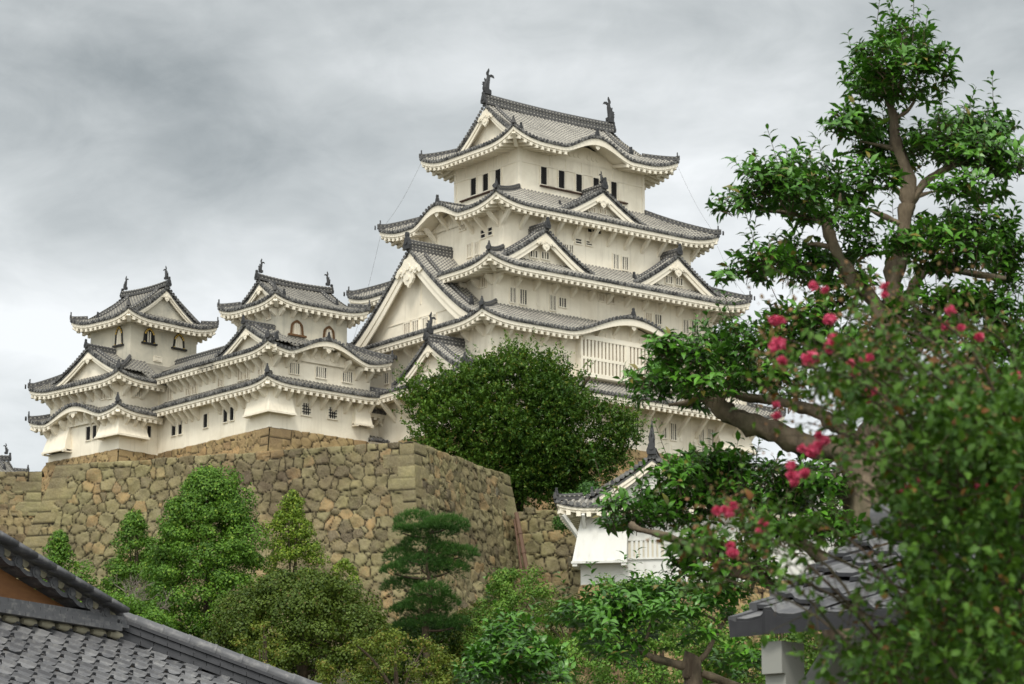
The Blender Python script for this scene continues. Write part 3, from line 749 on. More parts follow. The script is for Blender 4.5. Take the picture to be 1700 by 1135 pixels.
# lightning cables hanging from the eaves
cb = MB()
for A, B in (((-9.2, 6.6, 73), (-12.2, 8.3, 66.8)), ((-12.3, 8.3, 66.2), (-14.3, 9.8, 56)), ((9.2, -6.6, 72.9), (12.2, -8.3, 66.6)), ((12.3, -8.2, 65.8), (14.2, -10, 61)), ((16.4, -11.6, 50), (16.4, -11.6, 40))):
    A, B = np.array(A), np.array(B); cb.tube([A+(B-A)*i/6-np.array([0, 0, .5*math.sin(math.pi*i/6)]) for i in range(7)], .012, 4)
cb.build('lightning_cable', M['disc'], keep)

# ================================================================ west small keep
N = Fr([-19.499, 231.107], 40.6); TO = ('rib_old', 'pan_old')
nk = thing('small_keep', 'white three tiered small keep with two bell shaped windows, beside the tall keep', 'small keep', (*N.o, KB), R(N.deg), 'small keeps')
NW1 = (0, 10.15, 0, 8.5); NT = (2.05, 9.2, 2.0, 7.8)
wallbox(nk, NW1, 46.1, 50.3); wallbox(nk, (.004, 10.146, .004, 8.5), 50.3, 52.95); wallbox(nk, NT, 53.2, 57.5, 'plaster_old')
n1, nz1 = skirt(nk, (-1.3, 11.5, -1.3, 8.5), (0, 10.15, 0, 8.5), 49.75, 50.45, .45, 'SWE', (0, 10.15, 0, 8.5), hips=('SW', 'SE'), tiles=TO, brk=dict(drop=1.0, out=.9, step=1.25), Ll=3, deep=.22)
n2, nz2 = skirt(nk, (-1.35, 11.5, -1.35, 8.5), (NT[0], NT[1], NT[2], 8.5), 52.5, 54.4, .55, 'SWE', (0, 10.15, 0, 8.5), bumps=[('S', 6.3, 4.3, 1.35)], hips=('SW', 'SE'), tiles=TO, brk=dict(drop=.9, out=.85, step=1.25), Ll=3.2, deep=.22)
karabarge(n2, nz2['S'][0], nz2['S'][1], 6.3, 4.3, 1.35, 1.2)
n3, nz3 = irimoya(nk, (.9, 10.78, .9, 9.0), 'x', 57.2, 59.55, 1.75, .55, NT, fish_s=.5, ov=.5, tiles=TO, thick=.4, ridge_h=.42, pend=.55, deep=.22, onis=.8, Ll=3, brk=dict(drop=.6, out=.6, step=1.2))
dormer(n2, Side((-1.35, 11.5, -1.35, 8.5), 'W'), 6.0, 4.1, 54.95, 52.95, .5, 1.1, 3.4, p=1.3, tiles=TO, thick=.45, pend=.55, ridge_h=.35, onis=.75, sideridge=.8)
m_ = MB(); sd, zf_ = nz2['S'][0], nz2['S'][1]; z0 = zf_(6.3, 0); hornridge(m_, [np.array(sd.p(6.3, .3+2.9*i/5, z0+.1+.02*i)) for i in range(6)], .26, .22); m_.build('ridge', M['ridge'], n2); oni(n2, sd.p(6.3, .2, z0+.04), sd.vec(0, -1), .75)
def nwn(p_, face, c, *rs, **k):
    for r in rs: winpx(p_, N, face, c, *r, **k)
nwn(nk, 'S', 0, (480.9, 601.4, 496, 621.6), (524.5, 608.4, 540.4, 628.7), (568.6, 615.5, 583.6, 635.7), nb=4, barw=.1, fr=.08)
nwn(nk, 'S', 0, (524.5, 586.4, 541.3, 593), (547.8, 590.3, 564.2, 596.5), nb=0, hbars=1, fr=.05)
nwn(nk, 'S', 0, (500.8, 668.3, 514.9, 690), (544.8, 675.4, 558.4, 696), nb=3, hbars=3, bars='iron', fill='trim', barw=.07)
nwn(nk, 'W', 0, (430.4, 600.9, 436.5, 620.8), (407.5, 607.6, 413.6, 627.9), (396.5, 611, 403, 630.5), (363.4, 620.8, 369.6, 640.6), nb=1, fill='shutter', fr=.07)
nwn(nk, 'W', 0, (382.8, 676.3, 389, 697), (371.9, 679.9, 378.4, 700), nb=1, bars='iron', fr=.07, barw=.07)
nwn(nk, 'W', NT[0], (443, 516, 449, 529), nb=1, fill='shutter', fr=.06)
nwn(nk, 'S', NT[2], (504, 518, 517, 527), nb=0, hbars=2, fr=.05)
corner_chute(nk, 0, 0, 2.1, 2.8, 47.45, 49.75, out=.62); chute(nk, 'S', 0, 8.3, 10.05, 47.5, 49.7, out=.55)
M['brownwood'] = mat('weathered_brown_wood', lambda h: h.color(h.mix(h.noise(h.coord('Object'), 3), (.07, .038, .018), (.17, .09, .04))))
def bell(parent, face, c, a0, a1, z0, z1, frm, studs=None, fill='shutter', nb=3, bars='trim', sill=True):
    """bell-shaped (kato) window"""
    if a0 > a1: a0, a1 = a1, a0
    ac = (a0+a1)/2; hw = (a1-a0)/2; H = z1-z0; n = 16
    prof = []
    for i in range(n+1):
        th = math.pi*i/n; x = -math.cos(th); y = math.sin(th)
        prof.append((ac+x*hw*.92, z0+H*.52+H*(.40*y+.08*max(0, y)**12)))
    out = [(ac-hw*1.04, z0)]+prof[1:-1]+[(ac+hw*1.04, z0)]
    inn = [(ac+(a-ac)*.74, z0+(z-z0)*.84) for a, z in out]
    mb = MB(); k = len(out)
    fo = [wpt(face, c, a, .10, z) for a, z in out]; fi = [wpt(face, c, a, .10, z) for a, z in inn]; bo = [wpt(face, c, a, -.02, z) for a, z in out]; bi = [wpt(face, c, a, -.02, z) for a, z in inn]
    fs = []
    for i in range(k-1): fs += [(i, i+1, k+i+1, k+i), (2*k+i, 2*k+i+1, i+1, i), (k+i, k+i+1, 3*k+i+1, 3*k+i)]
    mb.add(fo+fi+bo+bi, fs)
    if sill: fbox(mb, face, c, a0-hw*.35, a1+hw*.35, z0-.16, z0, -.02, .22)
    w = mb.build('bell_window', frm, parent)
    pm = MB(); pm.add([wpt(face, c, a, .02, z) for a, z in inn], [tuple(range(k))]); pm.build('pane', M[fill], w)
    bm = MB()
    for i in range(nb):
        a = ac-hw*.6+1.2*hw*(i+1)/(nb+1); fbox(bm, face, c, a-.05, a+.05, z0, z0+H*.74, .025, .07)
    if nb: bm.build('bars', M[bars], w)
    if studs:
        sm = MB(); nn = np.array(wpt(face, 0, 0, 1, 0))-np.array(wpt(face, 0, 0, 0, 0))
        for i in range(0, k, 2):
            a, z = (out[i][0]+inn[i][0])/2, (out[i][1]+inn[i][1])/2; a0_ = .10; fbox(sm, face, c, a-.085, a+.085, z-.075, z+.075, .10, .125)
        sm.build('gilt_studs', studs, w)
    return w
for x0, y0, x1, y1 in ((482, 531, 503, 557.5), (536, 541, 555, 567)):
    a0, zt = N.ony(NT[2], x0, y0); a1, zb = N.ony(NT[2], x1, y1); bell(nk, 'S', NT[2], a0, a1, zb, zt+.1, M['brownwood'], nb=3)

# ================================================================ corridor between the small keeps
co = thing('corridor_building', 'long white two storey corridor wing joining the two small keeps', 'corridor', (*N.w(0, 8.5), KB), R(N.deg))
CO = (0, 5.4, 0, 9.4)          # own frame: y from the small keep's flank
for q in (co,): ZB[q.name] = KB
wallbox(co, (0, 5.4, 0, 9.4), 46.1, 50.3); wallbox(co, (.004, 5.4, 0, 9.4), 50.3, 52.85)
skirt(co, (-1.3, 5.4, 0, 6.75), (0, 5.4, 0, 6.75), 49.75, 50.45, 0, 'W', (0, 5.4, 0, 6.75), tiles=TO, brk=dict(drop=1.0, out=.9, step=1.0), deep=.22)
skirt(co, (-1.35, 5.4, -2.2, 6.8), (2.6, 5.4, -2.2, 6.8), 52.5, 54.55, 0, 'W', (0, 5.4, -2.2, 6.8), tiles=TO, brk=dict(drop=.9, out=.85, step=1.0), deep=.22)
m_ = MB(); m_.grid([[(2.6, -2.2, 54.5), (2.6, 9.4, 54.5)], [(6.6, -2.2, 52.5), (6.6, 9.4, 52.5)]]); m_.build('rear_roof_slope', M['pan_old'], co)
m_ = MB(); m_.grid([[(2.58, 6.7, 54.54), (2.58, 9.4, 54.54)], [(.6, 6.7, 53.5), (.6, 9.4, 53.5)]]); m_.build('roof_return', M['pan_old'], co)
m_ = MB(); hornridge(m_, [(2.6, -2.2+11.2*i/8, 54.55) for i in range(9)], .36, .42); m_.build('ridge', M['ridge'], co)
NC = Fr(N.w(0, 8.5), N.deg)
for r in ((320.7, 632.6, 326.7, 652.5), (310, 635.4, 316, 655.2), (279.3, 645, 285.5, 664)): winpx(co, NC, 'W', 0, *r, nb=1, fill='shutter', fr=.07)
for r in ((339, 688.3, 345.2, 709), (297.3, 699.3, 303, 720), (286, 702.4, 292.5, 722.2)): winpx(co, NC, 'W', 0, *r, nb=1, bars='iron', fr=.07, barw=.07)

# ================================================================ north-west small keep
I = Fr([-32.899, 240.429], 46.6)
ik = thing('small_keep', 'leftmost small keep with black and gilt bell shaped windows at the far left', 'small keep', (*I.o, KB-.1), R(I.deg), 'small keeps')
ITW = (2.1, 9.5, 1.5, 6.9)
wallbox(ik, (0, 9.6, 0, 9.5), 46.0, 49.9); wallbox(ik, (.004, 9.6, .004, 9.496), 49.9, 52.6); wallbox(ik, ITW, 52.8, 58.35, 'plaster_old')
IR = (-1.3, 3.7, -1.3, 10.8)
i1, iz1 = skirt(ik, IR, (0, 3.7, 0, 9.5), 49.25, 49.95, .5, 'SWN', (0, 3.7, 0, 9.5), bumps=[('W', 5.9, 4.0, 1.1)], hips=('SW', 'NW'), tiles=TO, brk=dict(drop=1.0, out=.9, step=1.25), Ll=3, deep=.22)
karabarge(i1, iz1['W'][0], iz1['W'][1], 5.9, 4.0, 1.1, 1.1)
i2, iz2 = skirt(ik, (-1.35, 3.9, -1.35, 10.85), (2.1, 3.9, 1.5, 8.0), 52.05, 54.35, .5, 'SWN', (0, 3.9, 0, 9.5), hips=('SW', 'NW'), tiles=TO, brk=dict(drop=.9, out=.85, step=1.25), Ll=3.2, deep=.22)
m_ = MB(); m_.grid([[(3.85, -1.3, 52.05), (3.85, 1.5, 54.3)], [(10.5, -1.3, 52.05), (10.5, 1.5, 54.3)]]); m_.build('rear_roof_slope', M['pan_old'], ik)
dormer(i2, Side((-1.35, 3.9, -1.35, 10.85), 'W'), 7.35, 4.7, 55.1, 52.7, .5, 1.1, 3.4, p=1.3, tiles=TO, thick=.45, pend=.6, ridge_h=.4, onis=.75, sideridge=.8)
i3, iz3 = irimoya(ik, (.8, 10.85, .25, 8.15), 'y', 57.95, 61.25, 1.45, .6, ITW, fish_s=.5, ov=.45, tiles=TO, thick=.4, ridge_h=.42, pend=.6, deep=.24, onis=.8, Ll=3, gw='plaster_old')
def iw(face, c, *rs, **k):
    for r in rs: winpx(ik, I, face, c, *r, **k)
iw('W', 0, (169.2, 645.5, 175.9, 661.7), (180.6, 641.4, 186.4, 660.8), nb=1, fill='shutter', fr=.07); iw('S', 0, (223.8, 641.4, 234.9, 659.9), nb=3, fr=.07, barw=.1)
iw('W', 0, (144.2, 709.2, 150.7, 730), (155, 707, 160.9, 727.2), (113.7, 719.8, 117.2, 736.5), nb=1, bars='iron', fr=.07, barw=.07); iw('S', 0, (243.5, 706.6, 249.7, 726.5), nb=1, bars='iron', fr=.07, barw=.07)
iw('W', 0, (123.4, 696, 129.5, 705.7), nb=0, hbars=2, fr=.06)
iw('S', ITW[2], (257, 538, 269.5, 549.6), (255.4, 591.5, 267.4, 600.7), nb=0, hbars=3, fill='plaster_old', bars='trim', fr=.05)
for face, c, x0, y0, x1, y1, fl in (('S', ITW[2], 238.3, 544, 256, 571, 'dark'), ('S', ITW[2], 287.7, 553.7, 305.3, 580, 'trim'), ('W', ITW[0], 192.5, 544, 204, 571, 'trim')):
    f_ = I.ony if face == 'S' else I.onx; a0, zt = f_(c, x0, y0); a1, zb = f_(c, x1, y1); bell(ik, face, c, a0, a1, zb, zt+.1, M['iron'], studs=M['gold'], fill=fl, nb=2)
corner_chute(ik, 0, 0, 2.6, 2.2, 47.3, 49.3, out=.75); chute(ik, 'W', 0, 6.3, 9.3, 46.85, 49.3, out=.8)

# ================================================================ low wing between the west small keep and the tall keep
lw = thing('gate_wing', 'low white wing with one grid window between the middle small keep and the big tree', 'corridor', (*N.w(10.15, 1.2), KB-.2), R(N.deg))
LW = Fr(N.w(10.15, 1.2), N.deg)
a0, zt = LW.ony(0, 640, 690); 
wallbox(lw, (0, 9, 0, 3.4), 45.9, zt+.3)
skirt(lw, (0, 9.5, -1.1, 4.5), (0, 9, 1.7, 1.72), zt-.05, zt+1.3, .0, 'SN', (0, 9, 0, 3.4), tiles=TO, brk=dict(drop=.5, out=.6, step=1.6), deep=.18)
m_ = MB(); hornridge(m_, [(9.3*i/4, 1.7, zt+1.3) for i in range(5)], .32, .38); m_.build('ridge', M['ridge'], lw)
winpx(lw, LW, 'S', 0, 639, 704.4, 647.5, 724, nb=2, hbars=3, bars='iron', fill='trim', barw=.06)
lr = thing('low_wall_roof', 'short tiled coping sloping above the bastion top under the low wing', 'wall roof', (*LW.w(0, 0), KB-1.2), R(N.deg))
_, zq = LW.ony(-.8, 630, 735)
skirt(lr, (-.2, 4, -1.6, 0), (-.2, 4, -.3, 0), zq, zq+.55, 0, 'S', (-.2, 4, -.8, 0), tiles=TO, raft=False, deep=.12)

# ================================================================ far turret at the left edge
ft = at_depth(2, 798, 285); FT = Fr(ft, 30)
tt = thing('turret_roof', 'distant grey tiled turret roof with a roof fish, at the left edge', 'turret', (ft[0], ft[1], ft[2]-6), R(30))
FTz = ft[2]
wallbox(tt, (-7, 0, -2, 2), FTz-6, FTz+.6, 'plaster_old')
irimoya(tt, (-9, 1.6, -3.2, 3.2), 'x', FTz+.1, FTz+2.0, 1.5, .4, (-7, 0, -2, 2), fish_s=.45, ov=.5, tiles=TO, thick=.4, ridge_h=.4, pend=.5, deep=.2, onis=.8, Ll=2.5, faces='E', gw='plaster_old')
# ================================================================ stone walls
def stone_fn(lichen=.5, warm=0.0):
    def fn(h):
        at = h.sep(h.attr('tc')); rnd, jt = at[0], at[1]
        ob = h.coord('Object')
        ramp = h.node('ShaderNodeValToRGB'); cr = ramp.color_ramp
        cols = [(0, (.085, .062, .042)), (.16, (.175, .14, .078)), (.34, (.235, .20, .105)), (.5, (.15, .125, .075)), (.62, (.27, .235, .13)), (.76, (.20, .175, .10)), (.86, (.30, .20, .10)), (.95, (.25, .165, .085)), (1, (.10, .095, .08))]
        while len(cr.elements) > 1: cr.elements.remove(cr.elements[-1])
        cr.elements[0].position = 0; cr.elements[0].color = (*cols[0][1], 1)
        for p, c in cols[1:]: e_ = cr.elements.new(p); e_.color = (c[0]*1.28, c[1]*1.27, c[2]*1.15, 1)
        h.link(rnd, ramp.inputs[0])
        n = h.noise(ob, 1.6, 6, .65); a = h.mix(h.rng(n, .35, .7, 0, .55), ramp.outputs[0], (.13, .11, .08))
        n3 = h.noise(ob, 9, 4, .6); a = h.mix(h.rng(n3, .4, .7, 0, .38), a, (.34, .30, .19))
        n2 = h.noise(ob, .22, 5, .6, .8); n4 = h.noise(ob, 2.3, 4)
        lf = h.math('MULTIPLY', h.rng(n2, .40, .62), h.rng(n4, .35, .6, .25, 1)); a = h.mix(h.math('MULTIPLY', lf, lichen), a, (.20, .185, .085))
        if warm: a = h.mix(warm, a, (.44, .27, .12))
        n5 = h.noise(ob, .16, 4, .6); a = h.mix(h.rng(n5, .5, .68, 0, .55), a, (.085, .06, .045)); a = h.mix(jt, (.020, .016, .012), a); h.color(a)
        h.bump(h.noise(ob, 3.2, 7, .75), .9, .16)
    return fn
M['stone'] = mat('lichened_rubble_stone', stone_fn(.62), .95, .15)
M['stone_warm'] = mat('orange_tan_stone', stone_fn(.12, .38), .95, .15)
M['stone_brown'] = mat('brown_stone', stone_fn(.25, .14), .95, .15)
def stone_face(name, parent, p0, p1, ztop, h, out, bfun, size=1.0, res=.11, mtl='stone', eL=None, eR=None, seed=1, cornL=0, cornR=0, relief=.15, ragged=.14, cap=1.2, smallf=.75, cap_m=None):
    """one battered rubble face: p0,p1 = ends of the top edge (world xy), out = outward unit vector, bfun(depth) = batter"""
    rng = np.random.default_rng(seed); p0 = np.array(p0[:2], float); p1 = np.array(p1[:2], float); L = float(np.linalg.norm(p1-p0)); d = (p1-p0)/L
    eL = eL or (lambda x: 0*x); eR = eR or (lambda x: 0*x)
    um, uM = -float(eL(np.array(h*1.)))-1, L+float(eR(np.array(h*1.)))+1
    # seeds on a jittered, slightly coursed lattice with random weights
    S = []; W = []; y = -.3; row = 0
    while y < h+size:
        x = um+rng.uniform(0, size)
        rh = size*rng.uniform(.62, 1.0)
        while x < uM:
            w_ = size*rng.choice([.62, .85, 1.1, 1.5, 2.0], p=[.2, .28, .26, .17, .09])*rng.uniform(.85, 1.15); S.append((x+w_/2, y+rh/2+rng.uniform(-.22, .22)*size)); W.append(rng.uniform(-.05, .16)*size*size); x += w_
            if rng.random() < smallf: S.append((x+rng.uniform(-.1, .1)*size, y+rng.uniform(.0, 1)*rh)); W.append(-rng.uniform(.06, .20)*size*size)
        y += rh; row += 1
    S = np.array(S); W = np.array(W); C = rng.random(len(S)); A = rng.normal(0, .42, len(S)); AS = rng.uniform(.55, 1.0, len(S)); tilt = rng.uniform(-1, 1, (len(S), 2))*.26
    nu = int((L+eL(h)+eR(h))/res)+1; nv = int(h/res)+1
    tt = np.linspace(0, 1, nv+1); ss = np.linspace(0, 1, nu+1)
    H = tt*h; UL = -eL(H); UR = L+eR(H)
    U = UL[:, None]+(UR-UL)[:, None]*ss[None]; V = np.repeat(H[:, None], nu+1, 1)
    pts = np.stack([U.ravel(), V.ravel()], 1)
    wob = .045*size*np.stack([np.sin(pts[:, 1]*5.1/size+pts[:, 0]*1.3)+.5*np.sin(pts[:, 1]*11/size), np.sin(pts[:, 0]*4.3/size+pts[:, 1]*.9)+.5*np.sin(pts[:, 0]*13/size)], 1)*.5
    q = pts+wob; idx = np.zeros(len(q), int); e1 = np.full(len(q), 9.); 
    order = np.argsort(S[:, 0]); Ss = S[order]; 
    for a in range(0, len(q), 4000):
        b = slice(a, a+4000); qq = q[b]; lo, hi = qq[:, 0].min()-3*size, qq[:, 0].max()+3*size; vlo, vhi = qq[:, 1].min()-3*size, qq[:, 1].max()+3*size
        cand = np.nonzero((S[:, 0] > lo) & (S[:, 0] < hi) & (S[:, 1] > vlo) & (S[:, 1] < vhi))[0]
        D = ((qq[:, None, 0]-S[None, cand, 0])*.88)**2+(qq[:, None, 1]-S[None, cand, 1])**2-W[None, cand]
        k = np.argpartition(D, 1, axis=1)[:, :2]; r_ = np.arange(len(qq)); d0_ = D[r_, k[:, 0]]; d1_ = D[r_, k[:, 1]]
        sw = d0_ > d1_; n0 = cand[np.where(sw, k[:, 1], k[:, 0])]; n1 = cand[np.where(sw, k[:, 0], k[:, 1])]; idx[b] = n0
        e1[b] = np.abs(d1_-d0_)/(np.hypot((S[n0, 0]-S[n1, 0])*.88, S[n0, 1]-S[n1, 1])+1e-6)
    edge = e1*.5; col_ = C[idx]; cx_ = S[idx]
    # squared corner blocks laid long and short
    tl_ = np.zeros(len(q), bool)
    for side, on in (('L', cornL), ('R', cornR)):
        if not on: continue
        bh = size*.86; rowi = np.floor((pts[:, 1]+.02)/bh).astype(int)
        uu = (U-UL[:, None]).ravel() if side == 'L' else (UR[:, None]-U).ravel()
        ln = np.where((rowi+(on > 1)) % 2 == 0, size*2.1, size*1.15)*(1+.15*np.sin(rowi*7.3)); m_ = uu < ln
        ev = np.minimum((pts[:, 1]+.02)-rowi*bh, (rowi+1)*bh-(pts[:, 1]+.02)); ee = np.minimum(ev, ln-uu)
        edge = np.where(m_, ee*.9, edge); tl_ = tl_ | m_; col_ = np.where(m_, .5+.28*np.sin(rowi*12.9+on*3), col_)
        cx_ = np.where(m_[:, None], np.stack([np.where(side == 'L', ln/2, uM-1-ln/2)+0*uu, (rowi+.5)*bh], 1), cx_)
        tilt_all = tilt[idx]*0 if side == 'Z' else None
    f = np.clip(edge/(.085*size), 0, 1); f = f*(2-f)
    til = tilt[idx]; rel = (pts-cx_); disp = relief*size*(f-1)+ (til[:, 0]*np.clip(rel[:, 0], -1, 1)+til[:, 1]*np.clip(rel[:, 1], -1, 1))*.8*f+rng.normal(0, .018, len(q))+.06*np.sin(pts[:, 0]*3.7+C[idx]*40)*np.sin(pts[:, 1]*4.9+C[idx]*70)*f
    if cornL or cornR: disp = np.where(tl_, relief*size*.8*(f-1)+rng.normal(0, .010, len(q)), disp)
    joint = np.clip((edge-.012*size)/(.034*size), 0, 1)
    off = bfun(pts[:, 1])+disp
    zr = ztop-pts[:, 1]
    if ragged:      # the top course is uneven stone by stone
        tr = (np.sin(C[idx]*91)*ragged); fall = np.clip(1-pts[:, 1]/(size*.9), 0, 1); zr = zr+tr*fall*(.4 if cornL or cornR else 1)
    out = np.array(out, float); P = np.zeros((len(q), 3)); P[:, 0] = p0[0]+d[0]*pts[:, 0]+out[0]*off; P[:, 1] = p0[1]+d[1]*pts[:, 0]+out[1]*off; P[:, 2] = zr
    n_ = nu+1
    if cap:         # rounded top going back over the wall head
        top = P[:n_].copy(); rows = []
        for bk, dz in ((cap, -.25), (cap*.55, .02), (.22, .05)):
            t_ = top.copy(); t_[:, 0] -= out[0]*bk; t_[:, 1] -= out[1]*bk; t_[:, 2] += dz; rows.append(t_)
        P = np.vstack(rows+[P]); col_ = np.concatenate([col_[:n_]]*3+[col_]); joint = np.concatenate([joint[:n_]]*3+[joint]); nvt = nv+3
    else: nvt = nv
    i, j = np.meshgrid(np.arange(nvt), np.arange(nu), indexing='ij'); a = (i*n_+j).ravel(); F_ = np.stack([a, a+n_, a+n_+1, a+1], 1)
    me = bpy.data.meshes.new(name); me.vertices.add(len(P)); me.vertices.foreach_set('co', P.astype('f').ravel())
    me.loops.add(len(F_)*4); me.loops.foreach_set('vertex_index', F_.astype('i').ravel()); me.polygons.add(len(F_)); me.polygons.foreach_set('loop_start', np.arange(0, len(F_)*4, 4, dtype='i'))
    me.materials.append(M[mtl]); at = me.attributes.new('tc', 'FLOAT_VECTOR', 'POINT'); at.data.foreach_set('vector', np.stack([col_, joint, 0*joint], 1).astype('f').ravel())
    me.update(); me.validate(); o = bpy.data.objects.new(name, me); col.objects.link(o)
    if parent is not None: o.parent = parent; o.matrix_parent_inverse = parent.matrix_world.inverted() if False else o.matrix_parent_inverse; o.location = (-parent.location[0], -parent.location[1], -parent.location[2])
    return o
def outward(p0, p1):     # to the right of p0->p1 seen from above, i.e. towards the viewer when going left to right
    d = np.array(p1[:2], float)-np.array(p0[:2], float); d /= np.linalg.norm(d); return np.array([d[1], -d[0]])
# --- the big bastion
BZ = 43.2
Bc = at_depth(687, 733, 200); BZ = float(Bc[2]); Bl = at_z(93, 776, BZ-.15); Br = at_z(846, 789, BZ)
bas = thing('stone_bastion', 'huge battered rubble stone bastion with sharp squared corner, in front of the castle', 'stone wall', (Bc[0], Bc[1], 26))
bf = lambda x: .07*x+.006*x*x
stone_face('front_face', bas, Bl, Bc, BZ, 17, outward(Bl, Bc), bf, 1.0, eL=lambda x: .36*x+.004*x*x, eR=lambda x: (.07*x+.006*x*x)*.95, cornL=1, cornR=2, seed=3)
stone_face('side_face', bas, Bc, Br, BZ, 17, outward(Bc, Br), bf, .92, eL=lambda x: (.07*x+.006*x*x)*.95, eR=lambda x: .30*x, cornL=1, cornR=2, seed=5)
# --- plinths under the castle
pl = thing('stone_plinth', 'orange tan stone plinth under the two small keeps and their wing', 'stone wall', (*N.o, 40))
pb = lambda x: .22*x
a, b, c_, d_ = N.w(0, 0), N.w(10.4, 0), N.w(0, 15.9), None
stone_face('south_face', pl, N.w(-.05, -.12), N.w(10.5, -.12), KB+.08, 5.5, -N.y, pb, 1.05, mtl='stone_warm', seed=11, eL=lambda x: .22*x, cornL=1, cap=.3, ragged=.05)
stone_face('west_face', pl, N.w(-.12, 15.9), N.w(-.12, -.05), KB+.08, 5.5, -N.x, pb, .9, mtl='stone_warm', seed=12, eR=lambda x: .22*x, cornR=1, cap=.3, ragged=.05)
stone_face('inner_south_face', pl, I.w(-.05, -.12), I.w(4.3, -.12), KB, 5.5, -I.y, pb, .75, mtl='stone_warm', seed=13, eL=lambda x: .22*x, cornL=1, cap=.3, ragged=.05)
stone_face('inner_west_face', pl, I.w(-.12, 9.7), I.w(-.12, -.05), KB, 7, -I.x, pb, .70, mtl='stone_warm', seed=14, eL=lambda x: .3*x, eR=lambda x: .22*x, cornR=1, cap=.3, ragged=.05)
kp = thing('stone_plinth', 'tall orange stone base under the tall keep, seen right of the big tree', 'stone wall', (*K.o, 34))
stone_face('south_face', kp, K.w(-16.5, -9.8), K.w(14.3, -9.8), KB+.05, 10, -K.y, lambda x: .25*x, 1.0, mtl='stone_warm', seed=15, eR=lambda x: .25*x, cap=.3, cornR=1, ragged=.05, res=.16)
stone_face('west_face', kp, K.w(-16.5, 10), K.w(-16.5, -9.8), KB+.05, 10, -K.x, lambda x: .25*x, 1.0, mtl='stone_warm', seed=16, cap=.3, ragged=.05, res=.2)
# --- wall left of the bastion
q1 = at_depth(-60, 779, 232); q0 = at_depth(70, 783, 232)
lwall = thing('stone_wall', 'brown rubble wall at the left edge, set back beside the bastion', 'stone wall', (q0[0], q0[1], 28))
stone_face('front_face', lwall, q1, q0, float(q0[2]), 3.6, outward(q1, q0), lambda x: .05*x, .95, seed=21, mtl='stone', ragged=.12, cornR=2)
q2 = at_depth(125, 818, 232.5); q3 = at_depth(-60, 818, 231.6)
stone_face('lower_face', lwall, q3, q2, float(q2[2]), 13, outward(q3, q2), lambda x: .12*x, .9, seed=22, mtl='stone_brown', ragged=.1, cap=.8)
# --- wall right of the bastion, behind the white turret
q0 = at_depth(858, 846, 212); q1 = at_depth(1010, 848, 211); Rw0, Rw1, zrw = q0, q1, float(q0[2])
rw = thing('stone_wall', 'pale rubble wall between the bastion and the small white turret', 'stone wall', (q0[0], q0[1], 26))
stone_face('front_face', rw, q0, q1, float(q0[2]), 13, outward(q0, q1), lambda x: .10*x, 1.12, seed=23, ragged=.16, cap=1.3, relief=.2)
# --- drainpipes leaning on the bastion
M['pipe'] = mat('rust_brown_pipe', lambda h: h.color(h.mix(h.noise(h.coord('Object', (1, 1, .3)), 4), (.09, .05, .03), (.17, .10, .065))), .6)
for (x0, y0, x1, y1, r, lb) in ((857, 851, 877, 958, .16, 'thick brown drainpipe leaning at the bastion foot'), (854, 862, 872, 990, .09, 'thin brown drainpipe beside the thicker one')):
    A, B = at_depth(x0, y0, 210.2), at_depth(x1, y1, 209); m2 = MB(); m2.tube([A, A*.7+B*.3, A*.3+B*.7, B], r, 10)
    for t in (.3, .6): c0 = A+(B-A)*t; m2.tube([c0, c0+(B-A)/np.linalg.norm(B-A)*.18], r*1.25, 10)
    tag(m2.build('drainpipe', M['pipe'], smooth=False), lb, 'pipe')

# ================================================================ ground
def gz(y): return np.interp(y, [-20, 25, 60, 140, 175, 192, 206, 260, 420], [0, 0, 2.5, 10.5, 16.5, 22, 26, 31, 32])
ys = np.concatenate([np.linspace(-30, 260, 60), np.linspace(300, 3000, 12)]); xs = np.concatenate([np.linspace(-1500, -140, 8), np.linspace(-120, 120, 50), np.linspace(140, 1500, 8)])
m2 = MB(); rg = np.random.default_rng(4)
m2.grid([[(x, y, float(gz(y))*(1 if y < 420 else max(0, 1-(y-420)/900))+float(rg.normal(0, .12))) for x in xs] for y in ys])
def ground_fn(h):
    n = h.noise(h.coord('Object'), .5, 6); h.color(h.mix(h.rng(n, .35, .65), (.035, .045, .018), (.10, .085, .05)))
m2.build('ground', mat('grassy_earth', ground_fn), smooth=True, kind='structure')
# terraces behind the walls
m3 = MB(); z = BZ-.35; m3.add([(*Bl[:2], z), (*Bc[:2], z), (*Br[:2], z), (-6, 240, z), (-32, 246, z)], [(0, 1, 2, 3, 4)])
z = zrw-.3; m3.add([(*Rw0[:2], z), (*Rw1[:2], z), (26, 216, z), (26, 252, z), (-4, 252, z)], [(0, 1, 2, 3, 4)]); m3.build('terrace_ground', bpy.data.materials['grassy_earth'], kind='structure')

# ================================================================ small white turret on the right
q = at_depth(964, 972, 172); Yr = Fr(q, -9); ZB0 = float(q[2])
px1 = 172/4850
sc = 172/155.
yt = thing('white_turret', 'single storey white turret with grey tiled gable roof and barred window, behind the glossy tree', 'turret', (*Yr.o, ZB0), R(-9))
_, ze = Yr.ony(-1.1, 1000, 838); _, zr_ = Yr.ony(1.5, 1077, 786)
xr, _ = Yr.ony(-1.1, 1238, 850); xl_, _ = Yr.ony(-1.1, 922, 830)
WT = (0, 10.2, 0, 9)
wallbox(yt, WT, ZB0, ze-.1, 'bright')
RT = ('rib', 'pan')
y1, yz1 = irimoya(yt, (xl_, xr, -1.15, 10), 'y', ze, ze+3.1, 1.9, .35, WT, fish_s=.0, ov=.6, tiles=RT, thick=.42, ridge_h=.42, pend=0, deep=.16, onis=.95, Ll=2.2, gw='bright', raft=True)
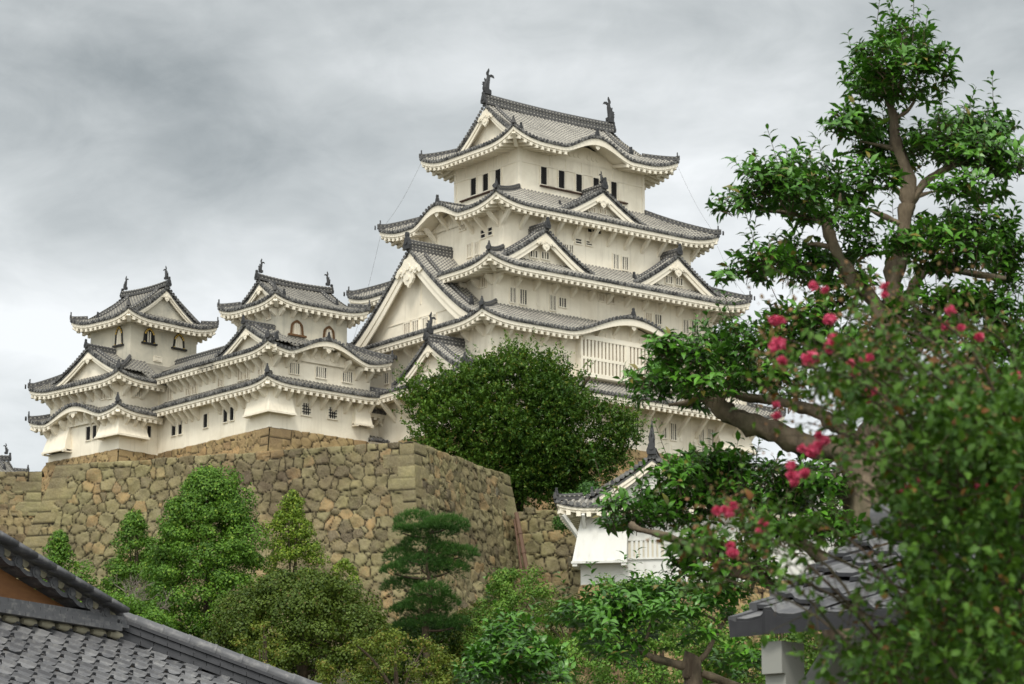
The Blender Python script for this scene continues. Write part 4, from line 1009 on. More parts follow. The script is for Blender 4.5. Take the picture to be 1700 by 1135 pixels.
fish(y1, np.array([(xl_+xr)/2, -1.15+1.5, ze+3.1+.85]), (0, -1), .62)
A0, Z1 = Yr.ony(-.9, 950, 932); A1, _ = Yr.ony(-.9, 1040, 932); _, Z2 = Yr.ony(0, 985, 862)
cm = MB()
b_ = [(A0, -.95, Z1), (A1, -.95, Z1), (A1, .05, Z1), (A0, .05, Z1)]; t_ = [(.02, -.06, Z2), (A1, -.06, Z2), (A1, .05, Z2), (.02, .05, Z2)]
cm.hexa(b_+t_); cm.box(A0-.05, A1+.05, -1.05, -.85, Z1-.14, Z1-.004)
cm.box(A0+.02, A0+.3, -1.0, -.02, Z1-.30, Z1-.143); cm.box(A1-.3, A1, -1.0, -.02, Z1-.30, Z1-.143)
cm.box(A0-.1, .06, .055, 2.6, Z1, Z1+.05); cm.build('stone_drop_chute', M['bright'], yt)
sg_ = MB(); 
for k in (0.3, 1.5): s1_ = MB(); s1_.bar((k, -.02, ze-1.35), (k, -1.0, ze-.5), .18, .2); s1_.build('eave_bracket', M['bright'], yt)
sg_.bar((.02, -.0, ze-1.9), (-.9, -.9, ze-.5), .2, .22); sg_.build('eave_bracket', M['bright'], yt)
winpx(yt, Yr, 'S', 0, 1042, 898, 1103, 925, nb=7, barw=.16, fill='plaster_old', bars='bright', frm='bright', fr=.10)
gp = MB()
for x, y, s in ((1028, 944, .20), (1114, 941, .20), (972, 966, .22), (1391, 916, .22), (1240, 930, .2)):
    a, z = Yr.ony(0, x, y); fbox(gp, 'S', 0, a-s, a+s, z-s, z+s, -.02, .04); fbox(gp, 'S', 0, a-s*.6, a+s*.6, z-s*.6, z+s*.6, .04, .06)
gp.build('gun_ports', M['bright'], yt)
a0_, zr2 = Yr.ony(4.5, 1300, 776)
Cw = Fr(Yr.w(10.0, 1.0), 8); zr2 = Cw.ony(4.25, 1300, 772)[1]; zew = ze-.35
cw = thing('white_wing', 'long white wall building with grey tiled roof running right from the small white turret', 'building', (*Cw.o, ZB0), R(8))
wallbox(cw, (0, 24, .02, 8), ZB0-.2, zew+.1, 'bright'); 
c1, _ = skirt(cw, (0, 25, -1.1, 9.6), (0, 24, 4.25, 4.27), zew, zr2-.35, 0, 'SN', (0, 24, 0, 8.4), tiles=RT, deep=.16)
m2 = MB(); hornridge(m2, [(24.5*i/8, 4.26, zr2-.38) for i in range(9)], .4, .45); m2.build('ridge', M['ridge'], cw)
tb_ = thing('stone_plinth', 'few orange stones carrying the small white turret', 'stone wall', (*Yr.o, ZB0-5))
stone_face('front_face', tb_, Yr.w(-.05, -.1), Yr.w(24, -.1), ZB0+.03, 6, -Yr.y, lambda x: .2*x, 1.15, mtl='stone_warm', seed=31, cap=.3, ragged=.03, res=.14, eL=lambda x: .2*x)
stone_face('wing_face', tb_, Cw.w(-1, -.05), Cw.w(24.1, -.05), ZB0-.18, 7, -Cw.y, lambda x: .2*x, 1.15, mtl='stone_warm', seed=33, cap=.3, ragged=.03, res=.16, eR=lambda x: .2*x, cornR=1)
stone_face('wing_end_face', tb_, Cw.w(24.1, -.05), Cw.w(24.1, 8.2), ZB0-.18, 7, Cw.x, lambda x: .2*x, 1.15, mtl='stone_warm', seed=34, cap=.3, ragged=.03, res=.18, eL=lambda x: .2*x, cornL=2)
# ================================================================ foliage
def leaf_fn(dark, light, yel=None, yamt=0, rough=.55, trans=.25, spec=.3):
    def fn(h):
        r = h.sep(h.attr('rnd')); c = h.mix(r[0], dark, light)
        if yel: c = h.mix(h.rng(r[1], 1-yamt, 1-yamt*.4), c, yel)
        h.color(c); b = h.nodes['Principled BSDF']
        if trans:
            tr = h.node('ShaderNodeBsdfTranslucent'); h.link(c, tr.inputs[0]); ms = h.node('ShaderNodeMixShader'); ms.inputs[0].default_value = trans
            out = [n for n in h.nodes if n.type == 'OUTPUT_MATERIAL'][0]; h.link(b.outputs[0], ms.inputs[1]); h.link(tr.outputs[0], ms.inputs[2]); h.link(ms.outputs[0], out.inputs[0])
    m = mat('leaf', fn, rough, spec); return m
def lmat(nm, *a, **k): m = leaf_fn(*a, **k); m.name = nm; M[nm] = m; return m
lmat('leaf_cypress', (.040, .100, .010), (.125, .255, .022), (.20, .30, .03), .10)
lmat('leaf_bright', (.065, .12, .010), (.18, .28, .020), (.27, .34, .04), .30)
lmat('leaf_maple', (.034, .066, .007), (.105, .155, .015), (.11, .085, .02), .05)
lmat('leaf_pine', (.018, .062, .008), (.066, .160, .022))
lmat('leaf_camphor', (.065, .15, .018), (.19, .34, .045), (.26, .22, .06), .08)
lmat('leaf_yellow', (.060, .10, .010), (.165, .215, .022), (.20, .16, .03), .2)
lmat('leaf_darktree', (.018, .060, .007), (.11, .205, .018), (.17, .18, .02), .08)
lmat('leaf_camellia', (.026, .088, .008), (.105, .275, .022), (.17, .14, .03), .05, rough=.36, trans=.14, spec=.45)
lmat('leaf_crape', (.028, .078, .009), (.095, .195, .018), (.17, .07, .02), .05, rough=.5, trans=.22, spec=.25)
lmat('petal', (.56, .045, .12), (.74, .15, .25), rough=.7, trans=.3)
lmat('seedhead', (.12, .085, .03), (.24, .12, .06), rough=.8, trans=.1)
def bark_fn(a_, b_, sc=6):
    def fn(h):
        o = h.coord('Object', (1, 1, .45)); n = h.noise(o, sc, 6, .65); n2 = h.noise(o, sc*.3, 4)
        c = h.mix(h.rng(n, .35, .65), a_, b_); c = h.mix(h.rng(n2, .5, .7, 0, .6), c, (.045, .055, .025)); h.color(c); h.bump(n, .8, .02)
    return fn
M['bark_dark'] = mat('dark_bark', bark_fn((.03, .022, .015), (.10, .07, .045)))
M['bark_cam'] = mat('mottled_grey_brown_bark', bark_fn((.075, .055, .038), (.22, .17, .115), 9))
M['bark_bare'] = mat('grey_twig_bark', bark_fn((.12, .10, .085), (.27, .23, .19)))
QUAD = (np.array([(0, -.5, 0), (.36, 0, .10), (0, .5, 0), (-.36, 0, .10)], float), [(0, 1, 2, 3)])
LEAF = (np.array([(0, 0, 0), (-.17, .28, .05), (.17, .28, .05), (-.19, .60, -.02), (.19, .60, -.02), (0, 1.0, -.34), (0, .28, .02), (0, .62, -.07)], float),
        [(0, 6, 1), (0, 2, 6), (6, 7, 3, 1), (6, 2, 4, 7), (7, 5, 3), (7, 4, 5)])
NEED = (np.array([(-.035, 0, 0), (.035, 0, 0), (.0, 1, 0)], float), [(0, 1, 2)])
def leafmesh(name, parent, pos, dirs, ups, size, mtl, tmpl=QUAD, rnd=None, seed=0, smooth=False):
    """one mesh of many leaf faces: pos, growing direction, leaf normal hint"""
    rng = np.random.default_rng(seed); n = len(pos); T, Fc = tmpl; k = len(T)
    y = dirs/(np.linalg.norm(dirs, axis=1, keepdims=True)+1e-9); x = np.cross(y, ups); x /= np.linalg.norm(x, axis=1, keepdims=True)+1e-9; z = np.cross(x, y)
    size = np.broadcast_to(size, (n,))[:, None, None]
    V = pos[:, None]+size*(T[None, :, 0:1]*x[:, None]+T[None, :, 1:2]*y[:, None]+T[None, :, 2:3]*z[:, None]); V = V.reshape(-1, 3)
    idx = []; ls = []; st = []; c = 0
    base = (np.arange(n)*k)
    tot = [len(f) for f in Fc]; per = sum(tot)
    li = np.concatenate([np.array(f) for f in Fc])[None]+base[:, None]; starts = np.concatenate([[0], np.cumsum(tot)[:-1]])[None]+(np.arange(n)*per)[:, None]
    me = bpy.data.meshes.new(name); me.vertices.add(len(V)); me.vertices.foreach_set('co', V.astype('f').ravel())
    me.loops.add(li.size); me.loops.foreach_set('vertex_index', li.astype('i').ravel()); me.polygons.add(starts.size); me.polygons.foreach_set('loop_start', starts.astype('i').ravel())
    if smooth: me.polygons.foreach_set('use_smooth', np.ones(starts.size, bool))
    me.materials.append(M[mtl]); r = rng.random((n, 3)) if rnd is None else rnd
    at = me.attributes.new('rnd', 'FLOAT_VECTOR', 'POINT'); at.data.foreach_set('vector', np.repeat(r, k, axis=0).astype('f').ravel())
    me.update(); o = bpy.data.objects.new(name, me); col.objects.link(o)
    if parent is not None: o.parent = parent; o.location = tuple(-np.array(parent.location))
    return o
def unit(rng, n): v = rng.normal(size=(n, 3)); return v/np.linalg.norm(v, axis=1, keepdims=True)
def blobs_surface(blobs, per, rng, shell=.35, under=.25):
    """points in the outer shell of ellipsoid clumps, thinned beneath; returns pos, normal, clump id"""
    P = []; Nn = []; Id = []
    for i, (c, r) in enumerate(blobs):
        c = np.array(c, float); r = np.array(r if np.ndim(r) else (r, r, r), float); n = max(6, int(per*(r[0]*r[1]*r[2])**(2/3)))
        u = unit(rng, n); keep = (u[:, 2] > -.35) | (rng.random(n) < under); u = u[keep]; k = 1-shell*rng.random(len(u))**1.6
        P.append(c+u*r*k[:, None]*(1+.10*rng.normal(size=(len(u), 1)))); Nn.append(u); Id.append(np.full(len(u), i))
    return np.vstack(P), np.vstack(Nn), np.concatenate(Id)
def crown_blobs(base, size, n, rng, r0, shape='dome', jit=.5):
    """clumps spread over an overall crown envelope centred at base (x,y,z of crown bottom centre), size (w,d,h)"""
    B = []; w, d, h = size; tries = 0
    while len(B) < n and tries < n*60:
        tries += 1; t = rng.random()**.9; a = rng.uniform(0, 2*math.pi)
        if shape == 'cone': R_ = (1-t)**.72*.98+.06
        elif shape == 'column': R_ = (1-t**2.6)**.6*(.82+.18*math.sin(t*3+1))
        elif shape == 'bell': R_ = (1-t**1.7)**.72
        else: R_ = math.sqrt(max(0, 1-(t*1.0)**2.2))*.95+.05
        k = R_*(1-.45*rng.random()**2.0)
        p = np.array([math.cos(a)*w/2*k, math.sin(a)*d/2*k, t*h]); r = r0*rng.uniform(.7, 1.3)*(1-.25*t)
        B.append((np.array(base)+p, (r, r, r*.82)))
    return B
def trunkmesh(parent, paths, m='bark_dark', name='trunk', rough=.12, n=9, seed=0):
    rng = np.random.default_rng(seed); mb = MB()
    for pts, r0, r1 in paths:
        pts = [np.array(p, float) for p in pts]; out = []
        for i in range(len(pts)-1):      # catmull-rom
            p0, p1, p2, p3 = pts[max(i-1, 0)], pts[i], pts[i+1], pts[min(i+2, len(pts)-1)]
            for j in range(5):
                t = j/5; out.append(.5*((2*p1)+(-p0+p2)*t+(2*p0-5*p1+4*p2-p3)*t*t+(-p0+3*p1-3*p2+p3)*t**3))
        out.append(pts[-1]); k = len(out); rad = [(r0+(r1-r0)*(i/(k-1)))*(1+rough*rng.normal()*.5) for i in range(k)]
        ph = rng.uniform(0, 6, n); mb.tube(out, rad, n, prof=lambda i, kk: 1+rough*math.sin(ph[kk]+i*.9))
    o = mb.build(name, M[m], None, smooth=True)
    if parent is not None: o.parent = parent; o.location = tuple(-np.array(parent.location))
    return o
def soft_tree(name, label, cat, cx, ytop, width, ybot, Y, mtl, shape='dome', per=620, lsz=.17, r0=.8, nb=90, seed=1, group=None, deep=None, extra=(), jit=.75, trunk=True, shell=.38):
    """tree placed by its outline: centre column, top and bottom rows, width in photo pixels, at distance Y"""
    rng = np.random.default_rng(seed); top = at_depth(cx, ytop, Y); bot = at_depth(cx, ybot, Y); w = width/4850*Y; h = top[2]-bot[2]
    g = float(gz(Y)); root = thing(name, label, cat, (top[0], Y, g), 0, group)
    B = crown_blobs((top[0], Y, bot[2]), (w-r0*.5, (deep or w*.85), h-r0*.8), nb, rng, r0, shape)
    for (x, y, r) in extra: B.append((at_depth(x, y, Y-.5), (r, r, r*.85)))
    P, Nn, Id = blobs_surface(B, per, rng, shell); n = len(P)
    tone = rng.random(len(B)); rnd = np.clip(rng.normal(.5, .22, (n, 3))+((tone[Id]-.5)*.55)[:, None], 0, 1); rnd[:, 1] = rng.random(n)
    tg = np.cross(Nn, unit(rng, n)); D = tg+Nn*.30; U = Nn+unit(rng, n)*.42+np.array([0, 0, .25])
    leafmesh('crown', root, P, D, U, lsz*rng.uniform(.7, 1.35, n), mtl, rnd=rnd, seed=seed)
    if trunk:
        base = np.array([top[0], Y, g-.3]); tp = np.array([top[0]+.2, Y, bot[2]+h*.75]); mid = (base+tp)/2+np.array([.2, 0, 0])
        paths = [([base, mid, tp], max(.14, w*.035), .05)]
        for k in range(5):
            b = B[rng.integers(len(B))][0]; s_ = base+(tp-base)*rng.uniform(.3, .7); paths.append(([s_, (s_+b)/2+[0, 0, .3], b], max(.06, w*.013), .03))
        trunkmesh(root, paths, seed=seed)
    return root
# conifers and shrubs in front of the bastion
soft_tree('conifer', 'small round topped green conifer at the far left of the bastion foot', 'tree', 98, 874, 84, 1010, 184, 'leaf_cypress', 'bell', nb=80, r0=.55, lsz=.15, seed=2, per=700, extra=((140, 945, .7), (150, 965, .6), (128, 960, .8)), group='conifers below the bastion')
soft_tree('conifer', 'slim dark conifer squeezed left of the tallest conifer', 'tree', 224, 844, 104, 1020, 188, 'leaf_cypress', 'bell', nb=100, r0=.6, lsz=.15, seed=3, per=700, group='conifers below the bastion')
soft_tree('conifer', 'tallest and widest bright green conifer before the stone bastion', 'tree', 344, 771, 250, 1070, 182, 'leaf_cypress', 'bell', nb=330, r0=.80, lsz=.16, seed=4, per=640, extra=((340, 800, 1.2), (372, 800, 1.2), (355, 820, 1.8), (330, 850, 1.7), (385, 860, 1.6), (300, 870, 1.0), (400, 830, 1.1), (410, 900, 1.6), (290, 920, 1.5)), group='conifers below the bastion')
soft_tree('conifer', 'yellow green tipped conifer right of the tallest one', 'tree', 486, 807, 104, 1010, 186, 'leaf_bright', 'bell', nb=110, r0=.6, lsz=.15, seed=5, per=650, extra=((450, 880, .8), (515, 910, .9), (528, 930, .8)), group='conifers below the bastion')
soft_tree('shrub', 'yellow green shoot tip just right of the yellow green conifer', 'shrub', 572, 922, 56, 990, 187, 'leaf_bright', 'column', nb=20, r0=.5, lsz=.14, seed=6, per=600, trunk=False)
soft_tree('maple', 'wide low brown green maple under the conifers', 'tree', 500, 940, 318, 1110, 176, 'leaf_maple', 'dome', nb=240, r0=1.0, lsz=.16, seed=7, per=560, deep=8)
soft_tree('shrub', 'light green feathery shrub against the foot of the bastion', 'shrub', 852, 938, 175, 1120, 183, 'leaf_camphor', 'dome', nb=120, r0=.75, lsz=.15, seed=8, per=560, deep=6, extra=((885, 955, .8), (830, 960, .8), (905, 985, .9)), shell=.6)
soft_tree('shrub', 'olive brown thin shrub between the pine and the light green shrub', 'shrub', 790, 985, 110, 1120, 184, 'leaf_yellow', 'dome', nb=45, r0=.7, lsz=.15, seed=9, per=330, deep=4, shell=.8)
soft_tree('shrub', 'yellow green spreading bush at the bottom between roof and glossy bush', 'shrub', 650, 1040, 280, 1180, 150, 'leaf_yellow', 'dome', nb=110, r0=.55, lsz=.14, seed=10, per=560, deep=4, shell=.8)
soft_tree('shrub', 'thin yellow green shrub beside the tiled house roof, before the maple', 'shrub', 435, 1022, 120, 1150, 152, 'leaf_yellow', 'dome', nb=50, r0=.5, lsz=.13, seed=11, per=420, deep=3, shell=.9)
soft_tree('shrub', 'leafy green bush hiding the turret base behind the stepped bracket', 'shrub', 1290, 985, 300, 1150, 150, 'leaf_cypress', 'dome', nb=140, r0=.6, lsz=.14, seed=19, per=520, deep=4, shell=.6)
soft_tree('shrub', 'bright light green bush at the foot of the white turret', 'shrub', 1040, 955, 170, 1080, 158, 'leaf_camphor', 'dome', nb=90, r0=.6, lsz=.14, seed=12, per=600, deep=4, extra=((1005, 965, .6), (1075, 965, .7), (1100, 975, .6)), shell=.7)
soft_tree('shrub', 'dense yellow green thicket behind the low glossy tree', 'shrub', 1090, 1000, 420, 1200, 148, 'leaf_camphor', 'dome', nb=200, r0=.7, lsz=.15, seed=13, per=480, deep=5, shell=.8)
soft_tree('shrub', 'green thicket left under the tall conifers, beside the roof', 'shrub', 190, 975, 230, 1130, 175, 'leaf_cypress', 'dome', nb=120, r0=.9, lsz=.17, seed=14, per=520, deep=6)
soft_tree('shrub', 'dark undergrowth at the foot of the pine', 'shrub', 700, 1020, 260, 1150, 185, 'leaf_darktree', 'dome', nb=120, r0=.9, lsz=.18, seed=15, per=420, deep=6)
soft_tree('shrub', 'small dark rounded bush peeping over the left end of the turret roof', 'shrub', 978, 798, 110, 880, 206, 'leaf_pine', 'dome', nb=50, r0=.8, lsz=.18, seed=16, per=600, deep=6)
soft_tree('shrub', 'reddish olive bush between rubble wall and turret base', 'shrub', 945, 975, 90, 1080, 170, 'leaf_maple', 'dome', nb=40, r0=.6, lsz=.15, seed=17, per=420, deep=3, shell=.8)
soft_tree('thicket', 'shady thicket filling the lower right behind the trunk', 'shrub', 1480, 985, 560, 1250, 140, 'leaf_darktree', 'dome', nb=220, r0=.9, lsz=.17, seed=18, per=380, deep=6, shell=.8)
# the big dark tree in front of the keep
def bigtree():
    rng = np.random.default_rng(40); Y = 221; c = at_depth(850, 720, Y); g = 36.
    root = thing('broadleaf_tree', 'large dark green spreading tree directly before the tall keep', 'tree', (c[0], Y, g))
    out = [(690, 700), (672, 668), (700, 640), (740, 622), (790, 618), (840, 605), (890, 612), (930, 622), (965, 640), (985, 680), (1000, 715), (1015, 740), (1012, 775), (1000, 805), (960, 828), (920, 832), (880, 825), (1025, 760), (1035, 745), (1005, 705), (678, 655), (820, 800), (760, 780), (720, 740)]
    B = []
    for i in range(360):
        a = rng.uniform(0, 2*math.pi); q_ = math.sqrt(rng.random())*(1+.10*math.sin(3*a+.8)+.09*math.sin(5*a+2)); x = 852+math.cos(a)*172*q_; y = 722+math.sin(a)*112*q_
        k = 1-((x-852)/190)**2-((y-716)/120)**2; dep = math.sqrt(max(0, k))*5; B.append((at_depth(x, y, Y-dep*rng.uniform(.2, 1)), rng.uniform(.9, 1.5)))
    for x, y in out: B.append((at_depth(x+rng.uniform(-8, 8), y+rng.uniform(-8, 8), Y-1), rng.uniform(.6, 1.3)))
    for k in range(46): B.append((at_depth(rng.uniform(850, 985), rng.uniform(775, 842), Y-rng.uniform(-2, 3)), rng.uniform(.7, 1.2)))
    B = [(p, (r, r, r*.8)) for p, r in B]
    P, Nn, Id = blobs_surface(B, 25, rng, .6); tone = rng.random(len(B)); top = at_depth(852, 700, Y)[2]
    PP, DD, UU, RR = [], [], [], []
    def spray(p, d, L, k, tn, droop=.25):
        s_ = np.cross(d, rng.normal(size=3)); s_ /= np.linalg.norm(s_)
        for j in range(k):
            t = (j+.5)/k; q = p+d*L*t+np.array([0, 0, -droop*L*t*t]); sg = 1 if j % 2 else -1
            for rep in range(2):
                ld = d*.6+s_*sg*.9+rng.normal(0, .35, 3); PP.append(q+rng.normal(0, .07, 3)); DD.append(ld); UU.append(np.array([0, 0, 1.])+rng.normal(0, .5, 3)); RR.append((np.clip(tn+.25*t+rng.normal(0, .14), 0, 1), rng.random(), 0))
    for i in range(len(P)):
        d = Nn[i]*.8+rng.normal(0, .45, 3)+np.array([0, 0, .35]); d /= np.linalg.norm(d); left = max(0, min(1, (c[0]-P[i][0])/8+.3))
        spray(P[i], d, rng.uniform(.5, 1.1), 7, .20+.32*(tone[Id[i]]-.5)+.22*left)
    for k in range(1300):
        i = rng.integers(len(P)); p = P[i]; r2 = ((p[0]-c[0])/7.6)**2+((p[2]-c[2])/4.6)**2
        if r2 < .6 and rng.random() < .75: continue
        if p[2] < c[2]-2 and rng.random() < .8: continue
        d = np.array([rng.normal(0, .35)+.07*(p[0]-c[0]), rng.normal(0, .3), 1.]); d /= np.linalg.norm(d); spray(p, d, rng.uniform(.9, 3.0), 13, .55, .12)
    n = len(PP); leafmesh('crown', root, np.array(PP), np.array(DD), np.array(UU), .24*rng.uniform(.65, 1.3, n), 'leaf_darktree', (QUAD[0]*np.array([.75, 1, 1]), QUAD[1]), rnd=np.array(RR))
    b0 = np.array([c[0], Y, g]); trunkmesh(root, [([b0, b0+[.4, 0, 5], b0+[-1, 0, 12]], .7, .2), ([b0+[.2, 0, 4], b0+[3, -1, 8], b0+[6, -1, 12]], .4, .1), ([b0+[.2, 0, 4.5], b0+[-3, -1, 9], b0+[-6, -1, 12]], .4, .1)])
bigtree()
# cloud-pruned pine
def pine():
    rng = np.random.default_rng(50); Y = 180; c = at_depth(712, 1000, Y); root = thing('pine_tree', 'dark green pine with flat layered needle pads before the bastion corner', 'pine tree', (c[0], Y, float(gz(Y))))
    pads = [(690, 864, 34, 13), (742, 872, 38, 13), (716, 880, 44, 8), (668, 880, 16, 8), (700, 905, 36, 14), (738, 918, 30, 14), (668, 924, 30, 13), (764, 920, 30, 12), (700, 940, 46, 16), (655, 948, 22, 10), (745, 945, 34, 14), (670, 975, 36, 14), (715, 985, 34, 16), (702, 1010, 44, 16), (740, 1000, 22, 12), (670, 1015, 24, 12), (710, 1040, 54, 16), (760, 1035, 20, 10)]
    P = []; D = []; Rn = []
    for (x, y, rx, ry) in pads:
        rx *= 1.12; ry *= 1.45
        ce = at_depth(x, y, Y+rng.uniform(-1.0, 1.0)); a, b = rx/4850*Y, ry/4850*Y; n = int(150*a*a)+50
        tone = rng.uniform(-.2, .2)
        for i in range(n):
            u = unit(rng, 1)[0]; u[2] = abs(u[2])*1.0-.25 if rng.random() < .85 else u[2]; p = ce+u*np.array([a, a*.9, b*1.15])*(.55+.45*rng.random()**.5)
            ax = u*.6+np.array([0, 0, .8])+rng.normal(0, .3, 3); ax /= np.linalg.norm(ax)
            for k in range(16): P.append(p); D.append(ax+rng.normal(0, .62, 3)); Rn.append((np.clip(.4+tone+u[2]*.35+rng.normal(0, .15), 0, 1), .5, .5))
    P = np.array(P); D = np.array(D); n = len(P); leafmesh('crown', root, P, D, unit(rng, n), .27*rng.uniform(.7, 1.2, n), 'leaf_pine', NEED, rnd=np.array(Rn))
    tp = [at_depth(*q, Y) for q in ((712, 1120), (706, 1040), (716, 980), (708, 930), (718, 880))]; paths = [(tp, .26, .08)]
    for (x, y, rx, ry) in pads: s = at_depth(711, y+12, Y); e_ = at_depth(x, y+5, Y); paths.append(([s, (s+e_)/2+[0, 0, -.1], e_], .09, .04))
    trunkmesh(root, paths)
pine()
# bare twiggy shrub
def bare(name, label, cx, cy, sp, Y, seed, m='bark_bare', n0=9, L0=1.7, dirx=.3):
    rng = np.random.default_rng(seed); root = thing(name, label, 'shrub', tuple(at_depth(cx, cy, Y))); mb = MB()
    def grow(p, d, L, r, lev):
        q = p+d*L; mid = (p+q)/2+rng.normal(0, .06*L, 3); mb.tube([p, mid, q], [r, r*.8, r*.55], 5, cap=False)
        if lev:
            for k in range(3): dd = d+rng.normal(0, .42, 3); dd /= np.linalg.norm(dd); grow(p+(q-p)*rng.uniform(.4, 1), dd, L*rng.uniform(.5, .8), r*.55, lev-1)
    for k in range(n0):
        d = np.array([rng.uniform(-1, 1)*sp+dirx, rng.uniform(-.4, .4), rng.uniform(.25, 1)]); d /= np.linalg.norm(d); grow(at_depth(cx+rng.uniform(-15, 15), cy, Y), d, L0*rng.uniform(.7, 1.2), .045, 3)
    o = mb.build('twigs', M[m]); o.parent = root; o.location = tuple(-np.array(root.location))
bare('bare_shrub', 'leafless grey twiggy shrub in front of the dark conifers', 205, 1010, 1.0, 178, 61, L0=1.15)
bare('bare_branch', 'leafless pale branches leaning right below the tallest conifer', 240, 1030, .5, 178, 62, n0=5, dirx=.9, L0=1.2)
# ================================================================ glossy pruned tree and flowering tree (near)
def padcloud(pads, Y, rng, dens, lsz, dY=.5, shoots=.04, thin=.35, dy=0):
    """leaf rosettes on twigs inside flat foliage pads; returns pos, dir, up, rnd and twig segments"""
    P = []; D = []; U = []; Rn = []; tw = []
    for pad in pads:
        x, y, rx, ry = pad[:4]; y += dy; Yp = Y+(pad[4] if len(pad) > 4 else rng.uniform(-dY, dY)); ce = at_depth(x, y, Yp); s = Yp/4850; a, b = rx*s, ry*s
        n = max(5, int(dens*rx*ry*3.14/100))
        tone = rng.uniform(-.12, .12)
        for i in range(n):
            u = unit(rng, 1)[0]; r = rng.random()**.42
            if u[2] < 0 and rng.random() < thin: u[2] = -u[2]
            o = u*np.array([a, min(a*.8, .6), b])*r; p = ce+o
            ax = np.array([u[0]*.9, u[1]*.9, .55+.5*abs(u[2])])+rng.normal(0, .28, 3); ax /= np.linalg.norm(ax)
            L = lsz*rng.uniform(.8, 1.8)
            if rng.random() < shoots and u[2] > -.1: L = lsz*rng.uniform(3, 6.5); ax = np.array([u[0]*.35, u[1]*.3, 1.])+rng.normal(0, .12, 3); ax /= np.linalg.norm(ax)
            nl = int(5+L/lsz*2.4); tw.append((p-ax*L*.4, p+ax*L))
            for k in range(nl):
                t = (k+.5)/nl; ph = k*2.4+rng.uniform(-.3, .3); sd = np.array([math.cos(ph), math.sin(ph), 0.]); sd -= ax*(sd@ax); sd /= np.linalg.norm(sd)+1e-9
                d = sd*(1.0-.35*t)+ax*(.25+.55*t)+np.array([0, 0, -.18]); P.append(p+ax*L*t); D.append(d); U.append(ax*.9+np.array([0, 0, .6])-sd*.2)
                young = .25 if t > .8 and rng.random() < .5 else 0
                Rn.append((np.clip(.42+tone+.25*u[2]*.6+rng.normal(0, .2)+young, 0, 1), rng.random(), 0))
    return np.array(P), np.array(D), np.array(U), np.array(Rn), tw
def px_path(pts, Y):
    out = []
    for q in pts: out.append(at_depth(q[0], q[1], Y+(q[2] if len(q) > 2 else 0)))
    return out
